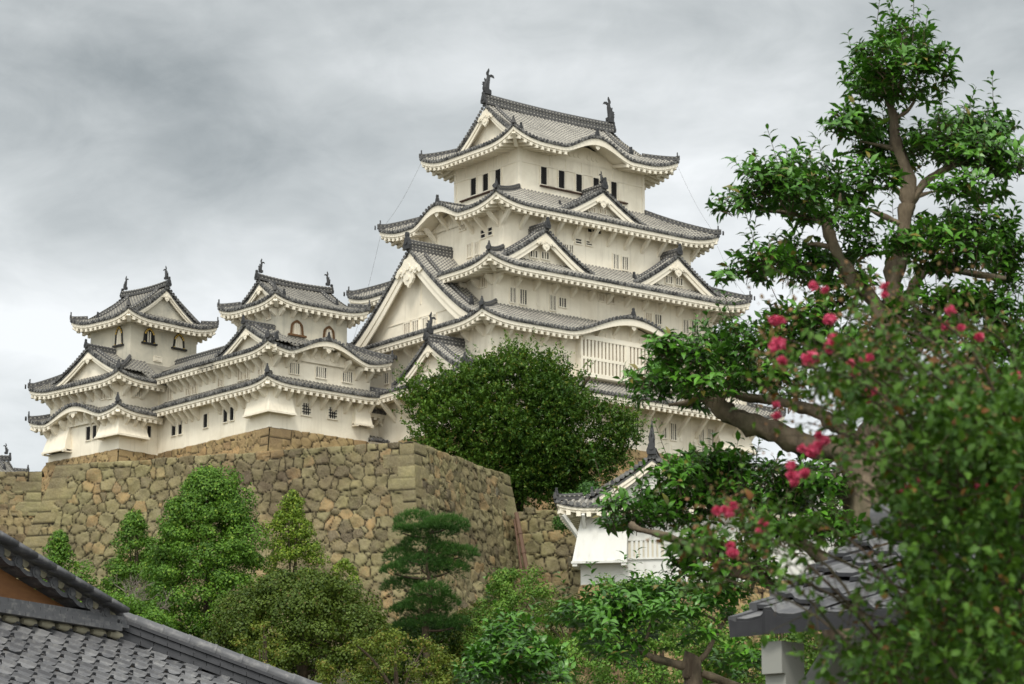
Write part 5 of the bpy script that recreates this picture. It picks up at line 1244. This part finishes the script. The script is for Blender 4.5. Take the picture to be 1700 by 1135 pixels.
def camellia():
    Y = 20.; rng = np.random.default_rng(70); s = Y/4850
    root = thing('glossy_evergreen_tree', 'tall glossy leaved evergreen with pruned leaf pads and thick bare limbs on the right', 'tree', (float(at_depth(1420, 1100, Y)[0]), Y, 0))
    pads = [(1508, 45, 22, 22), (1500, 75, 42, 28), (1450, 85, 24, 24), (1545, 95, 26, 24), (1485, 115, 58, 32), (1440, 125, 36, 26), (1560, 125, 20, 18), (1500, 148, 64, 22), (1435, 150, 28, 20),
            (1420, 210, 44, 26), (1460, 215, 30, 34), (1395, 205, 20, 16), (1455, 245, 34, 18), (1590, 215, 58, 34), (1640, 225, 40, 36), (1550, 235, 50, 28), (1490, 262, 56, 26), (1610, 255, 60, 30), (1660, 265, 40, 32), (1440, 285, 24, 20), (1690, 280, 22, 20), (1600, 312, 58, 18), (1640, 320, 24, 14), (1470, 300, 22, 22),
            (1310, 285, 28, 32), (1270, 300, 40, 26), (1350, 290, 40, 26), (1235, 280, 14, 16), (1310, 325, 66, 28), (1250, 335, 46, 20), (1380, 315, 34, 32), (1420, 325, 26, 24), (1220, 345, 22, 10), (1355, 350, 60, 20), (1400, 365, 34, 20), (1420, 385, 26, 12),
            (1560, 385, 60, 26), (1510, 400, 30, 28), (1620, 375, 60, 22), (1600, 415, 70, 32), (1660, 410, 44, 44), (1680, 450, 30, 40), (1560, 435, 50, 20), (1490, 420, 16, 22),
            (1270, 430, 34, 22), (1310, 425, 40, 26), (1240, 445, 30, 14), (1350, 440, 46, 28), (1210, 455, 16, 10), (1300, 458, 50, 14), (1400, 425, 26, 26), (1440, 410, 18, 22), (1380, 468, 34, 16),
            (1590, 505, 52, 30), (1640, 520, 54, 40), (1680, 560, 34, 50), (1560, 545, 40, 30), (1620, 580, 50, 34), (1540, 500, 22, 22), (1530, 560, 26, 30), (1670, 640, 34, 40),
            (1300, 545, 44, 34), (1350, 530, 34, 34), (1260, 575, 40, 26), (1330, 590, 50, 36), (1390, 580, 34, 34), (1240, 610, 28, 22), (1290, 625, 50, 24), (1230, 545, 18, 16),
            (1105, 570, 28, 16), (1140, 590, 42, 28), (1190, 560, 34, 22), (1190, 600, 50, 34), (1095, 600, 28, 20), (1075, 635, 30, 20), (1120, 635, 46, 26), (1180, 640, 60, 26), (1240, 640, 40, 22), (1090, 660, 30, 14), (1150, 665, 30, 12), (1060, 625, 14, 10), (1300, 660, 30, 14),
            (1150, 770, 46, 22), (1120, 795, 40, 26), (1190, 790, 60, 32), (1250, 785, 54, 30), (1310, 800, 50, 28), (1160, 830, 60, 26), (1240, 825, 70, 30), (1320, 835, 60, 28), (1370, 810, 30, 30), (1100, 825, 26, 20), (1210, 762, 16, 16), (1180, 758, 18, 12),
            (1440, 560, 34, 34), (1420, 620, 40, 30), (1470, 600, 36, 34), (1400, 500, 26, 24), (1500, 520, 30, 26), (1430, 470, 26, 18), (1480, 660, 34, 24),
            (1035, 840, 36, 18), (1075, 835, 36, 22), (1020, 865, 26, 12), (1100, 858, 46, 18), (1050, 862, 40, 14), (1150, 862, 40, 14),
            (1170, 905, 40, 24), (1140, 935, 30, 26), (1190, 945, 44, 28), (1230, 920, 40, 26), (1280, 880, 50, 30), (1340, 890, 40, 30), (1270, 950, 30, 24), (1380, 880, 40, 40)]
    P, D, U, Rn, tw = padcloud(pads, Y, rng, 1.10, .072, dy=7)
    n = len(P); leafmesh('leaves', root, P, D, U, .080*rng.uniform(.5, 1.3, n), 'leaf_camellia', LEAF, rnd=Rn, smooth=True)
    tb = MB()
    for a, b in tw: tb.tube([a, b], [.0035, .002], 3, cap=False)
    o = tb.build('twigs', M['bark_dark']); o.parent = root; o.location = tuple(-np.array(root.location))
    w = lambda px: .6*px/4850*Y
    base = at_depth(1405, 1130, Y); g0 = np.array([base[0], Y, -.05])
    paths = [([g0]+px_path([(1408, 1130), (1420, 1000), (1438, 880), (1440, 790), (1446, 720)], Y), w(92), w(58)), (px_path([(1443, 750), (1456, 700), (1470, 640), (1478, 560), (1484, 470), (1500, 400), (1506, 340)], Y), w(46), w(21)),
             (px_path([(1506, 345), (1508, 300), (1488, 235), (1482, 190), (1478, 160), (1490, 110), (1505, 60)], Y), w(22), w(4)),
             (px_path([(1440, 760), (1395, 745), (1345, 742), (1300, 722), (1255, 706), (1215, 690), (1188, 668), (1166, 650)], Y), w(36), w(22)),
             (px_path([(1166, 655), (1140, 668), (1110, 672)], Y), w(10), w(4)), (px_path([(1175, 655), (1150, 620), (1140, 590)], Y), w(10), w(3)),
             (px_path([(1425, 740), (1395, 712), (1365, 690), (1320, 672), (1260, 662), (1205, 652)], Y), w(26), w(10)),
             (px_path([(1470, 680), (1440, 625), (1420, 590), (1385, 555), (1340, 548)], Y), w(18), w(6)),
             (px_path([(1478, 580), (1450, 500), (1410, 455), (1388, 415), (1372, 375), (1374, 362)], Y), w(22), w(14)),
             (px_path([(1374, 372), (1340, 362), (1300, 352), (1255, 348)], Y), w(9), w(4)), (px_path([(1380, 410), (1345, 405), (1330, 415), (1290, 440)], Y), w(7), w(3)), (px_path([(1374, 365), (1392, 340), (1395, 320)], Y), w(6), w(3)),
             (px_path([(1500, 372), (1470, 360), (1440, 345)], Y), w(9), w(5)), (px_path([(1504, 330), (1480, 308), (1470, 300)], Y), w(9), w(6)),
             (px_path([(1506, 345), (1530, 310), (1560, 285), (1610, 268), (1660, 265)], Y), w(14), w(5)), (px_path([(1510, 330), (1550, 318), (1590, 315)], Y), w(6), w(3)), (px_path([(1480, 200), (1505, 185), (1520, 165)], Y), w(6), w(4)),
             (px_path([(1495, 250), (1465, 242), (1430, 235)], Y), w(8), w(3)),
             (px_path([(1480, 560), (1510, 490), (1530, 455), (1560, 445), (1620, 455), (1670, 462)], Y), w(17), w(7)), (px_path([(1500, 600), (1540, 560), (1560, 500), (1575, 470)], Y), w(12), w(5)), (px_path([(1475, 680), (1530, 640), (1580, 610), (1640, 600)], Y), w(14), w(6)),
             (px_path([(1410, 1010), (1385, 950), (1350, 915), (1320, 890), (1280, 862), (1240, 850)], Y), w(22), w(11)), (px_path([(1300, 876), (1270, 862), (1250, 845)], Y), w(8), w(4)),
             (px_path([(1395, 960), (1420, 920), (1440, 905)], Y), w(12), w(9)),
             (px_path([(1330, 1000), (1270, 965), (1225, 950), (1180, 920), (1140, 902), (1100, 888), (1060, 878), (1045, 868)], Y-.3), w(14), w(8)), (px_path([(1385, 1040), (1360, 1010), (1330, 1000)], Y-.3), w(18), w(14)),
             (px_path([(1400, 760), (1382, 800), (1380, 850)], Y), w(8), w(4)), (px_path([(1408, 1090), (1460, 1060), (1520, 1030), (1580, 1020)], Y), w(14), w(7))]
    trunkmesh(root, paths, 'bark_cam', 'trunk', rough=.22, n=12, seed=3)
camellia()
def lowcam():
    Y = 26.; rng = np.random.default_rng(80)
    root = thing('glossy_evergreen_tree', 'low glossy leaved tree with forked brown limb at the bottom centre', 'tree', (float(at_depth(1150, 1130, Y)[0]), Y, 0))
    pads = [(960, 1030, 40, 20), (1000, 1010, 50, 26), (1050, 1000, 60, 28), (1100, 995, 50, 26), (1150, 990, 50, 24), (1200, 990, 40, 22), (1000, 1045, 56, 26), (1060, 1035, 50, 30), (1020, 1075, 40, 24), (980, 1060, 24, 18), (1120, 1025, 50, 20), (1180, 1015, 40, 20), (1235, 985, 30, 18), (1140, 1070, 26, 14), (1170, 1060, 20, 12), (1030, 1100, 30, 14), (1250, 1100, 40, 30), (1200, 1110, 30, 18)]
    P, D, U, Rn, tw = padcloud(pads, Y, rng, .95, .085); n = len(P); leafmesh('leaves', root, P, D, U, .092*rng.uniform(.7, 1.25, n), 'leaf_camellia', LEAF, rnd=Rn, smooth=True)
    w = lambda px: .6*px/4850*Y; b = at_depth(1155, 1130, Y)
    trunkmesh(root, [([np.array([b[0], Y, 0])]+px_path([(1152, 1150), (1148, 1128), (1150, 1105)], Y), w(30), w(18)), (px_path([(1150, 1110), (1115, 1100), (1085, 1092), (1062, 1078), (1050, 1060)], Y), w(13), w(8)), (px_path([(1062, 1078), (1075, 1055), (1080, 1035)], Y), w(6), w(4)),
                     (px_path([(1150, 1108), (1172, 1085), (1185, 1060), (1200, 1035), (1215, 1015)], Y), w(9), w(4)), (px_path([(1165, 1118), (1200, 1130), (1240, 1145)], Y), w(12), w(10)), (px_path([(1196, 1040), (1185, 1028), (1175, 1022)], Y), w(5), w(3))], 'bark_cam', 'trunk', n=10, seed=5)
    rng = np.random.default_rng(81); Y = 25.
    root = thing('glossy_bush', 'glossy dark green bush at the bottom edge left of the forked limb', 'shrub', (float(at_depth(850, 1130, Y)[0]), Y, 0))
    pads = [(848, 1058, 36, 24), (850, 1090, 56, 26), (815, 1110, 40, 22), (880, 1100, 44, 26), (900, 1125, 40, 20), (840, 1130, 70, 26), (785, 1130, 26, 14), (930, 1130, 30, 12)]
    P, D, U, Rn, tw = padcloud(pads, Y, rng, 1.15, .085); n = len(P); leafmesh('leaves', root, P, D, U, .092*rng.uniform(.7, 1.25, n), 'leaf_camellia', LEAF, rnd=Rn, smooth=True)
    b = at_depth(850, 1130, Y); trunkmesh(root, [([np.array([b[0], Y, 0]), at_depth(852, 1200, Y), at_depth(850, 1110, Y)], .09, .03), ([at_depth(850, 1180, Y), at_depth(900, 1118, Y), at_depth(930, 1130, Y)], .03, .02)], 'bark_cam', 'trunk')
lowcam()
def crape():
    rng = np.random.default_rng(90); Y = 8.6; kq = Y/10.5
    root = thing('flowering_tree', 'blurred near tree with small leaves and pink flower clusters, lower right', 'tree', (float(at_depth(1640, 1100, Y)[0]), Y, 0))
    w = lambda px: px/4850*Y
    # main shoots: fans rising from lower right to upper left
    tips = [(1150, 900), (1180, 860), (1230, 880), (1290, 640), (1300, 560), (1350, 560), (1380, 520), (1410, 470), (1430, 520), (1470, 480), (1500, 520), (1550, 560), (1590, 520), (1630, 560), (1680, 560), (1700, 620), (1340, 700), (1360, 760), (1250, 930), (1200, 960), (1320, 960), (1400, 1010), (1450, 760), (1500, 700), (1560, 660), (1620, 680), (1480, 880), (1540, 820), (1600, 780), (1660, 800), (1350, 860), (1420, 900), (1560, 960), (1640, 920), (1500, 1010), (1580, 1060), (1660, 1020), (1450, 1080), (1700, 960), (1390, 700), (1440, 680), (1700, 740), (1420, 820), (1400, 600), (1450, 580), (1480, 620), (1420, 650), (1500, 590), (1380, 640), (1340, 620), (1520, 640), (1460, 540), (1310, 600)]
    paths = []; P = []; D = []; U = []; Rn = []
    for (tx, ty) in tips:
        Yt = Y+rng.uniform(-1.0, .9); e_ = at_depth(tx, ty, Yt); bx, by = min(1720, tx+260+rng.uniform(0, 120)), min(1250, ty+240+rng.uniform(0, 120)); b = at_depth(bx, by, Y+rng.uniform(-.6, .6))
        mid = (b+e_)/2+np.array([rng.uniform(-.05, .05), 0, .12]); paths.append(([b, mid, e_], w(3.2), w(1.0)))
        L = np.linalg.norm(e_-b)
        for k in range(14 if ty > 570 else 8):       # side twigs carrying opposite leaves
            t = rng.uniform(.25, 1); s = (1-t)**2*b+2*t*(1-t)*mid+t*t*e_; d = (e_-b)/L*.6+rng.normal(0, .55, 3); d[2] += .15; d /= np.linalg.norm(d); l = kq*rng.uniform(.12, .36)
            paths.append(([s, s+d*l], w(.9), w(.5)))
            for j in range(int(l/.014)):
                q = s+d*l*(j+1)/int(l/.014+1); sd = rng.normal(size=3); sd -= d*(sd@d); sd /= np.linalg.norm(sd); P.append(q); D.append(sd+d*.35+np.array([0, 0, -.1])); U.append(np.array([0, 0, 1.])+rng.normal(0, .5, 3)); Rn.append((np.clip(rng.normal(.45, .22), 0, 1), rng.random(), 0))
    # dense leafy mass towards the lower right
    for k in range(930):
        x = 1715-abs(rng.normal(0, 135)); y = rng.uniform(640, 1140)
        if y < 560+(1700-x)*.55: continue
        if x < 1480 and y < 1000 and rng.random() < .7: continue
        c0 = at_depth(x, y, Y+rng.uniform(-1.0, 1.6)); d = unit(rng, 1)[0]; l = kq*rng.uniform(.12, .3)
        for j in range(15): q = c0+d*l*j/15; sd = unit(rng, 1)[0]; P.append(q); D.append(sd); U.append(np.array([0, 0, 1.])+rng.normal(0, .6, 3)); Rn.append((np.clip(rng.normal(.40, .22), 0, 1), rng.random(), 0))
    P = np.array(P); D = np.array(D); U = np.array(U); Rn = np.array(Rn); X, Yy = proj(P); kp = np.ones(len(P), bool); rr = rng.random(len(P))
    # thinner where the branches open: before the wall roof, the bare limbs and the upper pads
    kp &= ~((X > 1205) & (X < 1500) & (Yy > 890+(1500-X)*.12) & (Yy < 1075) & (rr < .72))
    kp &= ~((X > 1370) & (X < 1470) & (Yy > 700) & (Yy < 860) & (rr < .6))
    kp &= ~((X < 1385) & (Yy > 660) & (Yy < 830) & (rr < .75)); kp &= ~((Yy < 540) & (rr < .5))
    P = P[kp]; D = D[kp]; U = U[kp]; Rn = Rn[kp]
    n = len(P); leafmesh('leaves', root, P, D, U, kq*.039*rng.uniform(.6, 1.3, n), 'leaf_crape', (LEAF[0]*np.array([1.45, 1, 1]), LEAF[1]), rnd=Rn, smooth=True)
    b = at_depth(1740, 1250, Y); paths += [([np.array([b[0]+.1, Y, 0]), at_depth(1760, 1300, Y), at_depth(1690, 1050, Y), at_depth(1600, 860, Y), at_depth(1540, 720, Y)], w(9), w(3)), (px_path([(1740, 1250), (1640, 1090), (1560, 1010), (1460, 960), (1330, 900)], Y), w(6), w(2))]
    trunkmesh(root, paths, 'bark_dark', 'branches', n=6)
    fl = [(1286, 532, 9), (1292, 570, 12), (1284, 575, 8), (1378, 530, 10), (1384, 562, 9), (1352, 592, 13), (1340, 600, 8), (1436, 598, 9), (1418, 618, 9), (1448, 652, 12), (1440, 662, 8), (1349, 748, 12), (1358, 740, 8), (1313, 772, 7), (1210, 850, 7), (1268, 868, 8), (1216, 918, 8), (1470, 475, 6), (1350, 475, 6), (1578, 516, 8), (1630, 808, 10), (1657, 812, 8), (1695, 812, 9), (1520, 798, 7), (1336, 785, 8), (1318, 790, 9), (1190, 848, 6), (1625, 560, 7), (1688, 624, 6), (1290, 690, 5)]
    fl += [(x+rng.normal(0, 16), y+rng.normal(0, 14), r*.6) for x, y, r in fl]
    P = []; Rn = []
    for x, y, r in fl:
        c0 = at_depth(x, y, Y-.5); a = w(r)*.6
        for k in range(int(40+r*9)): P.append(c0+unit(rng, 1)[0]*a*(.3+1.1*rng.random()**1.3)*np.array([1.1, 1, .9])); Rn.append(rng.random(3))
    P = np.array(P); n = len(P); leafmesh('flowers', root, P, unit(rng, n), unit(rng, n), .020*rng.uniform(.7, 1.3, n), 'petal', rnd=np.array(Rn))
    P = []; Rn = []
    for k in range(80):
        x, y = rng.choice([1290, 1350, 1400, 1440, 1480, 1560, 1620, 1240, 1200])+rng.normal(0, 28), rng.uniform(470, 720)
        if x < 1260: y = rng.uniform(820, 930)
        c0 = at_depth(x, y, Y-.3); d = np.array([rng.normal(0, .4), 0, 1.])
        for j in range(14): P.append(c0+d*.12*rng.uniform(-1, 1)+rng.normal(0, .025, 3)); Rn.append(rng.random(3))
    P = np.array(P); n = len(P); leafmesh('seed_heads', root, P, unit(rng, n), unit(rng, n), .015*rng.uniform(.6, 1.3, n), 'seedhead', rnd=np.array(Rn))
crape()

# ================================================================ near tiled roofs
def neartile_fn(h):
    o = h.coord('Object'); r = h.sep(h.attr('tc')); n = h.noise(o, 2.2, 5, .6); n2 = h.noise(o, 14, 5, .6)
    c = h.mix(r[0], (.080, .080, .085), (.185, .183, .185)); c = h.mix(h.rng(n, .42, .66, 0, .6), c, (.055, .056, .062)); c = h.mix(h.rng(n2, .5, .7, 0, .35), c, (.30, .29, .27)); h.color(c); h.bump(n2, .25, .005)
M['neartile'] = mat('grey_clay_pantile', neartile_fn, .48, .45)
M['shaded_darktile'] = mat('shaded_dark_flat_tile', lambda h: h.color(h.mix(h.noise(h.coord('Object'), 7, 4), (.030, .031, .035), (.085, .085, .09))), .75, .2)  # dark tile colour with the shade of hip courses and tile lips painted in
M['mortar'] = mat('pale_mortar', lambda h: h.color(h.mix(h.noise(h.coord('Object'), 9), (.42, .39, .30), (.30, .27, .18))))
M['orangewood'] = mat('orange_brown_board', lambda h: h.color(h.mix(h.noise(h.coord('Object', (1, 1, 5)), 6, 5), (.12, .050, .018), (.24, .11, .04))), .6)
M['greywood'] = mat('grey_brown_board', lambda h: h.color(h.mix(h.noise(h.coord('Object', (1, 1, 6)), 6, 5), (.10, .065, .04), (.20, .15, .10))), .7)
def wave(t):                                  # pantile cross-section: broad shallow trough, narrow raised roll
    t = t % 1.0
    return float(np.interp(t, [0, .06, .36, .66, .72, .76, .93, .97, 1], [.0, -.012, -.022, -.010, .004, .034, .034, .010, .0]))
WT_ = [0, .06, .2, .36, .52, .66, .72, .76, .845, .93, .97, 1]
def pantiles(name, parent, o, ex, up, nU, nS, tw=.268, ts=.235, seed=0, lip=.040, vis=None, m='neartile'):
    """individual pantile courses: o = lower left corner, ex along the eave, up = unit vector up the slope"""
    rng = np.random.default_rng(seed); nrm = np.cross(ex, up); nrm /= np.linalg.norm(nrm); V = []; Fc = []; C = []; K_ = len(WT_)-1; MI = []
    for i in range(nU):
        for j in range(nS):
            if vis and not vis(i, j): continue
            r = rng.random(); b = len(V); lf = rng.normal(0, .006)
            for (s, dz) in ((0, lip-.024), (0, lip), (ts+.04, .0)):
                for t in WT_:
                    p = o+ex*((i+t)*tw)+up*(j*ts+s)+nrm*(wave(t)+dz+lf); V.append(p); C.append((r, 0, 0))
            w_ = K_+1
            for rr in range(2):
                for k in range(K_): a = b+rr*w_+k; Fc.append((a, a+1, a+w_+1, a+w_)); MI.append(1 if rr == 0 else 0)  # front lip: darker tile tone plus painted-in shade of its downward face
    mb = MB(); mb.v = [tuple(p) for p in V]; mb.f = Fc; mb.m = MI; mb.tc = C; mb.has = True
    return mb
def house():
    A = at_depth(182, 1004, 31.); H_ = Fr(A, 57); ex = np.array([H_.x[0], H_.x[1], 0]); ky = .49
    upd = np.array([H_.y[0], H_.y[1], ky]); upn = upd/np.linalg.norm(upd)
    root = thing('tiled_house', 'near house roof of grey pantiles with round ridge tiles, lower left', 'house', (A[0]-2, A[1]-2, 0))
    def put(mb, name, m, smooth=False):
        o = mb.build(name, m, None, smooth=smooth); o.parent = root; o.location = tuple(-np.array(root.location)); return o
    # skirt roof facing the viewer: top edge along ex through A, corner hip going down right from A
    tw, ts = .268, .235; nU, nS = 60, 34
    o = A-np.array([0, 0, .33])-ex*(tw*44)-upn*(ts*nS)+upn*.02
    def vis(i, j): 
        e_ = (i-44)*tw; dn = (nS-j)*ts*.905
        return e_ < dn+.15
    put(pantiles('roof_tiles', root, o, ex, upn, nU, nS, tw, ts, vis=vis, seed=2), 'roof_tiles', [M['neartile'], M['shaded_darktile']])
    # hip: layered flat tiles with round tiles on top
    hd = np.array([-H_.y[0]+H_.x[0], -H_.y[1]+H_.x[1], -ky]); 
    sdv = np.cross(hd, (0, 0, 1.)); sdv /= np.linalg.norm(sdv); hl = np.linalg.norm(hd); hd = hd/hl
    hm = MB()
    for q, (w_, z0, z1) in enumerate(((.30, -.33, -.285), (.24, -.28, -.24), (.28, -.235, -.195), (.22, -.19, -.155), (.26, -.15, -.115))):
        nseg = 26
        for k in range(nseg):
            a = A+hd*(k*.30-.25+(.15 if q % 2 else 0)); b = a+hd*.294; zz = lambda p, z: p+np.array([0, 0, z])
            hm.hexa([zz(a-sdv*w_/2, z0), zz(a+sdv*w_/2, z0), zz(b+sdv*w_/2, z0), zz(b-sdv*w_/2, z0), zz(a-sdv*w_/2, z1), zz(a+sdv*w_/2, z1), zz(b+sdv*w_/2, z1), zz(b-sdv*w_/2, z1)])
    put(hm, 'hip_course', M['shaded_darktile'])
    rm = MB(); rng = np.random.default_rng(5)
    for k in range(26):
        a = A+hd*(k*.30-.3)+np.array([0, 0, -.085]); r = .080*(1+.03*rng.normal()); rm.tube([a, a+hd*.27, a+hd*.275, a+hd*.30], [r, r*.97, r*1.06, r*1.06], 12)
    put(rm, 'hip_round_tiles', M['neartile'], True)
    mm = MB(); k = 0
    for k in range(36): a = A+hd*(k*.225)-np.array([0, 0, .33]); mm.tube([a-sdv*.22, a-sdv*.22+hd*.15], [.075, .06], 8)
    put(mm, 'mortar_bed', M['mortar'], True)
    # gable: verge descends towards A in the plane of ex
    vd = np.array([H_.x[0], H_.x[1], -.28]); vl = np.linalg.norm(vd); vd /= vl; fr = -np.array([H_.y[0], H_.y[1], 0.])
    B0 = A+fr*.15+np.array([0, 0, -.09])
    vt = MB(); rt = MB(); rt2 = MB()
    for k in range(24):
        c = B0-vd*(k*.285+.02); vt.disc(c+np.array([0, 0, -.13])+fr*.02, fr, .062, .045, 16); vt.disc(c+np.array([0, 0, -.13])+fr*.065, fr, .036, .008, 14)
        P = []
        for q in range(9):
            t = q/8; pos = c-vd*(.285*t)+np.array([0, 0, -.12-.045*math.sin(math.pi*t)]); P.append([pos+fr*.05, pos+fr*.05-np.array([0, 0, .05]), pos-fr*.2-np.array([0, 0, .05]), pos-fr*.2])
        vt.grid(P, 0, closed=True)
    put(vt, 'verge_tiles', M['neartile'])
    for q, off, up_, r in ((rt, .0, .00, .055), (rt2, -.20, .05, .062)):
        for k in range(24):
            a = B0+fr*off-vd*(k*.30)+np.array([0, 0, up_]); q.tube([a, a-vd*.292], [r, r*.95], 10)
    for q, off, up_, r in ((rt, .13, -.03, .05),):
        for k in range(24): a = B0+fr*off-vd*(k*.30+.1)+np.array([0, 0, up_]); q.bar(a, a-vd*.29, .16, .05)
    put(rt, 'verge_round_tiles', M['neartile'], True); put(rt2, 'verge_ridge_tiles', M['neartile'], True)
    mo = MB()
    for k in range(24): c = B0-vd*(k*.285+.14)+np.array([0, 0, -.09]); mo.tube([c-fr*.10+[0, 0, .02], c+fr*.01+[0, 0, .02]], [.06, .055], 10)
    put(mo, 'verge_mortar', M['mortar'], True)
    bd = MB(); a, b = B0-fr*.12+np.array([0, 0, -.22]), B0-vd*7-fr*.12+np.array([0, 0, -.22])
    for z0, z1, o_ in ((0, -.34, 0), (-.36, -.62, -.06)): bd.hexa([a+[0, 0, z1]-fr*(.05-o_), a+[0, 0, z1]-fr*(-o_), b+[0, 0, z1]-fr*(-o_), b+[0, 0, z1]-fr*(.05-o_), a+[0, 0, z0]-fr*(.05-o_), a+[0, 0, z0]-fr*(-o_), b+[0, 0, z0]-fr*(-o_), b+[0, 0, z0]-fr*(.05-o_)])
    put(bd, 'bargeboard', M['orangewood'])
    gw_ = MB(); a = A-fr*.35+ex*.1; gw_.add([a+[0, 0, -.6], a-ex*9+[0, 0, -.6], a-ex*9+[0, 0, 1.95], a+[0, 0, -.5]], [(0, 1, 2, 3)]); put(gw_, 'gable_wall', M['greywood'])
    # flashing course where the skirt meets the gable
    fc = MB()
    for q in range(4):
        for k in range(42):
            a = A+fr*(.10+.035*q)-ex*(k*.30+(.15 if q % 2 else 0))+np.array([0, 0, -.16-.045*q]); fc.bar(a, a-ex*.295, .22, .04)
    put(fc, 'flashing_course', M['neartile'])
    mb_ = MB()
    for k in range(42): a = A-ex*(k*.268+.02)+fr*.19+np.array([0, 0, -.345]); mb_.tube([a-ex*.2, a-ex*.1+[0, 0, .0], a], [.03, .05, .03], 8)
    put(mb_, 'mortar_bed', M['mortar'], True)
    # body of the house below
    bw = MB(); c0 = A-ex*11+upn*0; lo = A-ex*11-upn*7.2; 
    q = [A-ex*12-upn*7+[0, 0, -.4], A+ex*5-upn*7+[0, 0, -.4], A+ex*5+np.array([H_.y[0], H_.y[1], 0])*7-np.array([0, 0, 3.8]), A-ex*12+np.array([H_.y[0], H_.y[1], 0])*7-np.array([0, 0, 3.8])]
    bw.add([(*p[:2], 0) for p in q]+[(*p[:2], float(q[0][2])) for p in q], [(0, 1, 5, 4), (1, 2, 6, 5), (2, 3, 7, 6), (3, 0, 4, 7), (4, 5, 6, 7)]); put(bw, 'house_wall', M['greywood'])
    # far slope of the corner
    fs = MB(); e2 = hd*8; n2 = np.array([H_.x[0], H_.x[1], 0]); fs.add([A-[0, 0, .3], A+e2-[0, 0, .3], A+e2+np.array([H_.y[0], H_.y[1], 0])*9-[0, 0, .3], A+np.array([H_.y[0], H_.y[1], 0])*2-[0, 0, .3]], [(0, 1, 2, 3)]); put(fs, 'rear_slope', M['neartile'])
house()
def wallroof():
    A = at_depth(1214, 1036, 16.5); G = Fr(A, -34.5); ex = np.array([G.x[0], G.x[1], 0]); yd = np.array([G.y[0], G.y[1], 0]); k = .43; up = yd+[0, 0, k]; up /= np.linalg.norm(up)
    root = thing('roofed_wall', 'end of a small plastered wall roof with dark curved pantiles, lower right', 'wall', (A[0], A[1], 0))
    def put(mb, name, m, smooth=False):
        o = mb.build(name, m, None, smooth=smooth); o.parent = root; o.location = tuple(-np.array(root.location)); return o
    tw, ts = .30, .26; nS = 8
    mb = pantiles('t', root, A.copy(), ex, up, 9, nS, tw, ts, seed=9, lip=.045); put(mb, 'roof_tiles', [M['neartile'], M['shaded_darktile']])
    f = MB(); P = []
    nrm = np.cross(ex, up)
    for i in range(91):
        t = i/10; p = A+ex*t*tw+nrm*(wave(t)+.03)-up*.01; P.append([p, p-np.array([0, 0, .10+wave(t)*.9]), p-np.array([0, 0, .10+wave(t)*.9])+up*.1, p+up*.1])
    f.grid(P, 0, closed=True); put(f, 'eave_edge_tiles', mat('dark_edge_tile', lambda h: h.color(h.mix(h.noise(h.coord('Object'), 8, 4), (.016, .016, .019), (.05, .05, .053))), .75, .15))
    sd_ = MB()                       # thick side edge of the verge
    for j in range(nS):
        p = A+up*(j*ts)-ex*.01; sd_.hexa([p-[0, 0, .07], p-[0, 0, .07]+ex*.05, p+up*ts-[0, 0, .09]+ex*.05, p+up*ts-[0, 0, .09], p+nrm*.045, p+ex*.05+nrm*.045, p+up*ts+ex*.05, p+up*ts])
    put(sd_, 'verge_tiles', M['neartile'])
    # other slope and ridge
    top = A+up*(nS*ts); dn = -(-yd*1.0)+np.array([0, 0, -k]); dn = dn/np.linalg.norm(dn)
    bk = MB(); bk.add([top-[0, 0, .04], top+ex*2.7-[0, 0, .04], top+ex*2.7+dn*2-[0, 0, .04], top+dn*2-[0, 0, .04]], [(0, 1, 2, 3)]); put(bk, 'rear_slope', M['neartile'])
    rm = MB(); 
    for i in range(9): a = top+ex*(i*.30-.05)+[0, 0, .05]; rm.tube([a, a+ex*.292], [.09, .085], 12)
    put(rm, 'ridge_tiles', M['neartile'], True)
    # plaster board under the verge with stepped front end
    b = MB(); P0 = A+ex*.17+yd*.02
    Lb = 1.7
    def q(y, z): return P0+yd*y+np.array([0, 0, z])
    prof = [(.02, -.12), (.02, -.30), (.07, -.30), (.07, -.44), (.13, -.44), (.13, -1.2), (.40, -1.05), (1.05, -.55), (Lb, k*Lb-1.0), (Lb, k*Lb-.45), (.95, k*.95-.45), (.95, k*.95-.72), (.62, k*.62-.62), (.62, k*.62-.36), (.30, -.52), (.30, k*.2-.14)]
    prof = [(.02, -.11), (.02, -.29), (.06, -.29), (.06, -.42), (.11, -.42), (.11, -1.05), (.40, -1.02), (.62, -.78), (1.75, -.02), (1.75, .35), (1.2, .12), (.98, -.12), (.80, -.02), (.28, -.47), (.28, -.10)]
    k_ = len(prof); l = [q(y, z) for y, z in prof]; r = [p+ex*.13 for p in l]; 
    b.add(l+r, [tuple(range(k_))[::-1], tuple(range(k_, 2*k_))]+[(i, (i+1) % k_, k_+(i+1) % k_, k_+i) for i in range(k_)]); put(b, 'plaster_bracket', M['grey_plaster'])
    s2 = MB(); s2.add([A+ex*.05+up*.1-[0, 0, .10], A+ex*2.6+up*.1-[0, 0, .10], A+ex*2.6+up*1.9-[0, 0, .10], A+ex*.05+up*1.9-[0, 0, .10]], [(0, 1, 2, 3)]); put(s2, 'soffit_board', M['bark_dark'])
    w = MB(); c0 = A+ex*.5+yd*1.2; w.hexa([(*(c0+ex*0)[:2], 0), (*(c0+ex*2.1)[:2], 0), (*(c0+ex*2.1+yd*.9)[:2], 0), (*(c0+yd*.9)[:2], 0)]+[(*p[:2], float(A[2])+.25) for p in (c0, c0+ex*2.1, c0+ex*2.1+yd*.9, c0+yd*.9)]); put(w, 'wall', M['grey_plaster'])
M['grey_plaster'] = mat('grey_white_plaster', plaster_fn((.27, .27, .245), (.17, .17, .155), .5, .5))
wallroof()
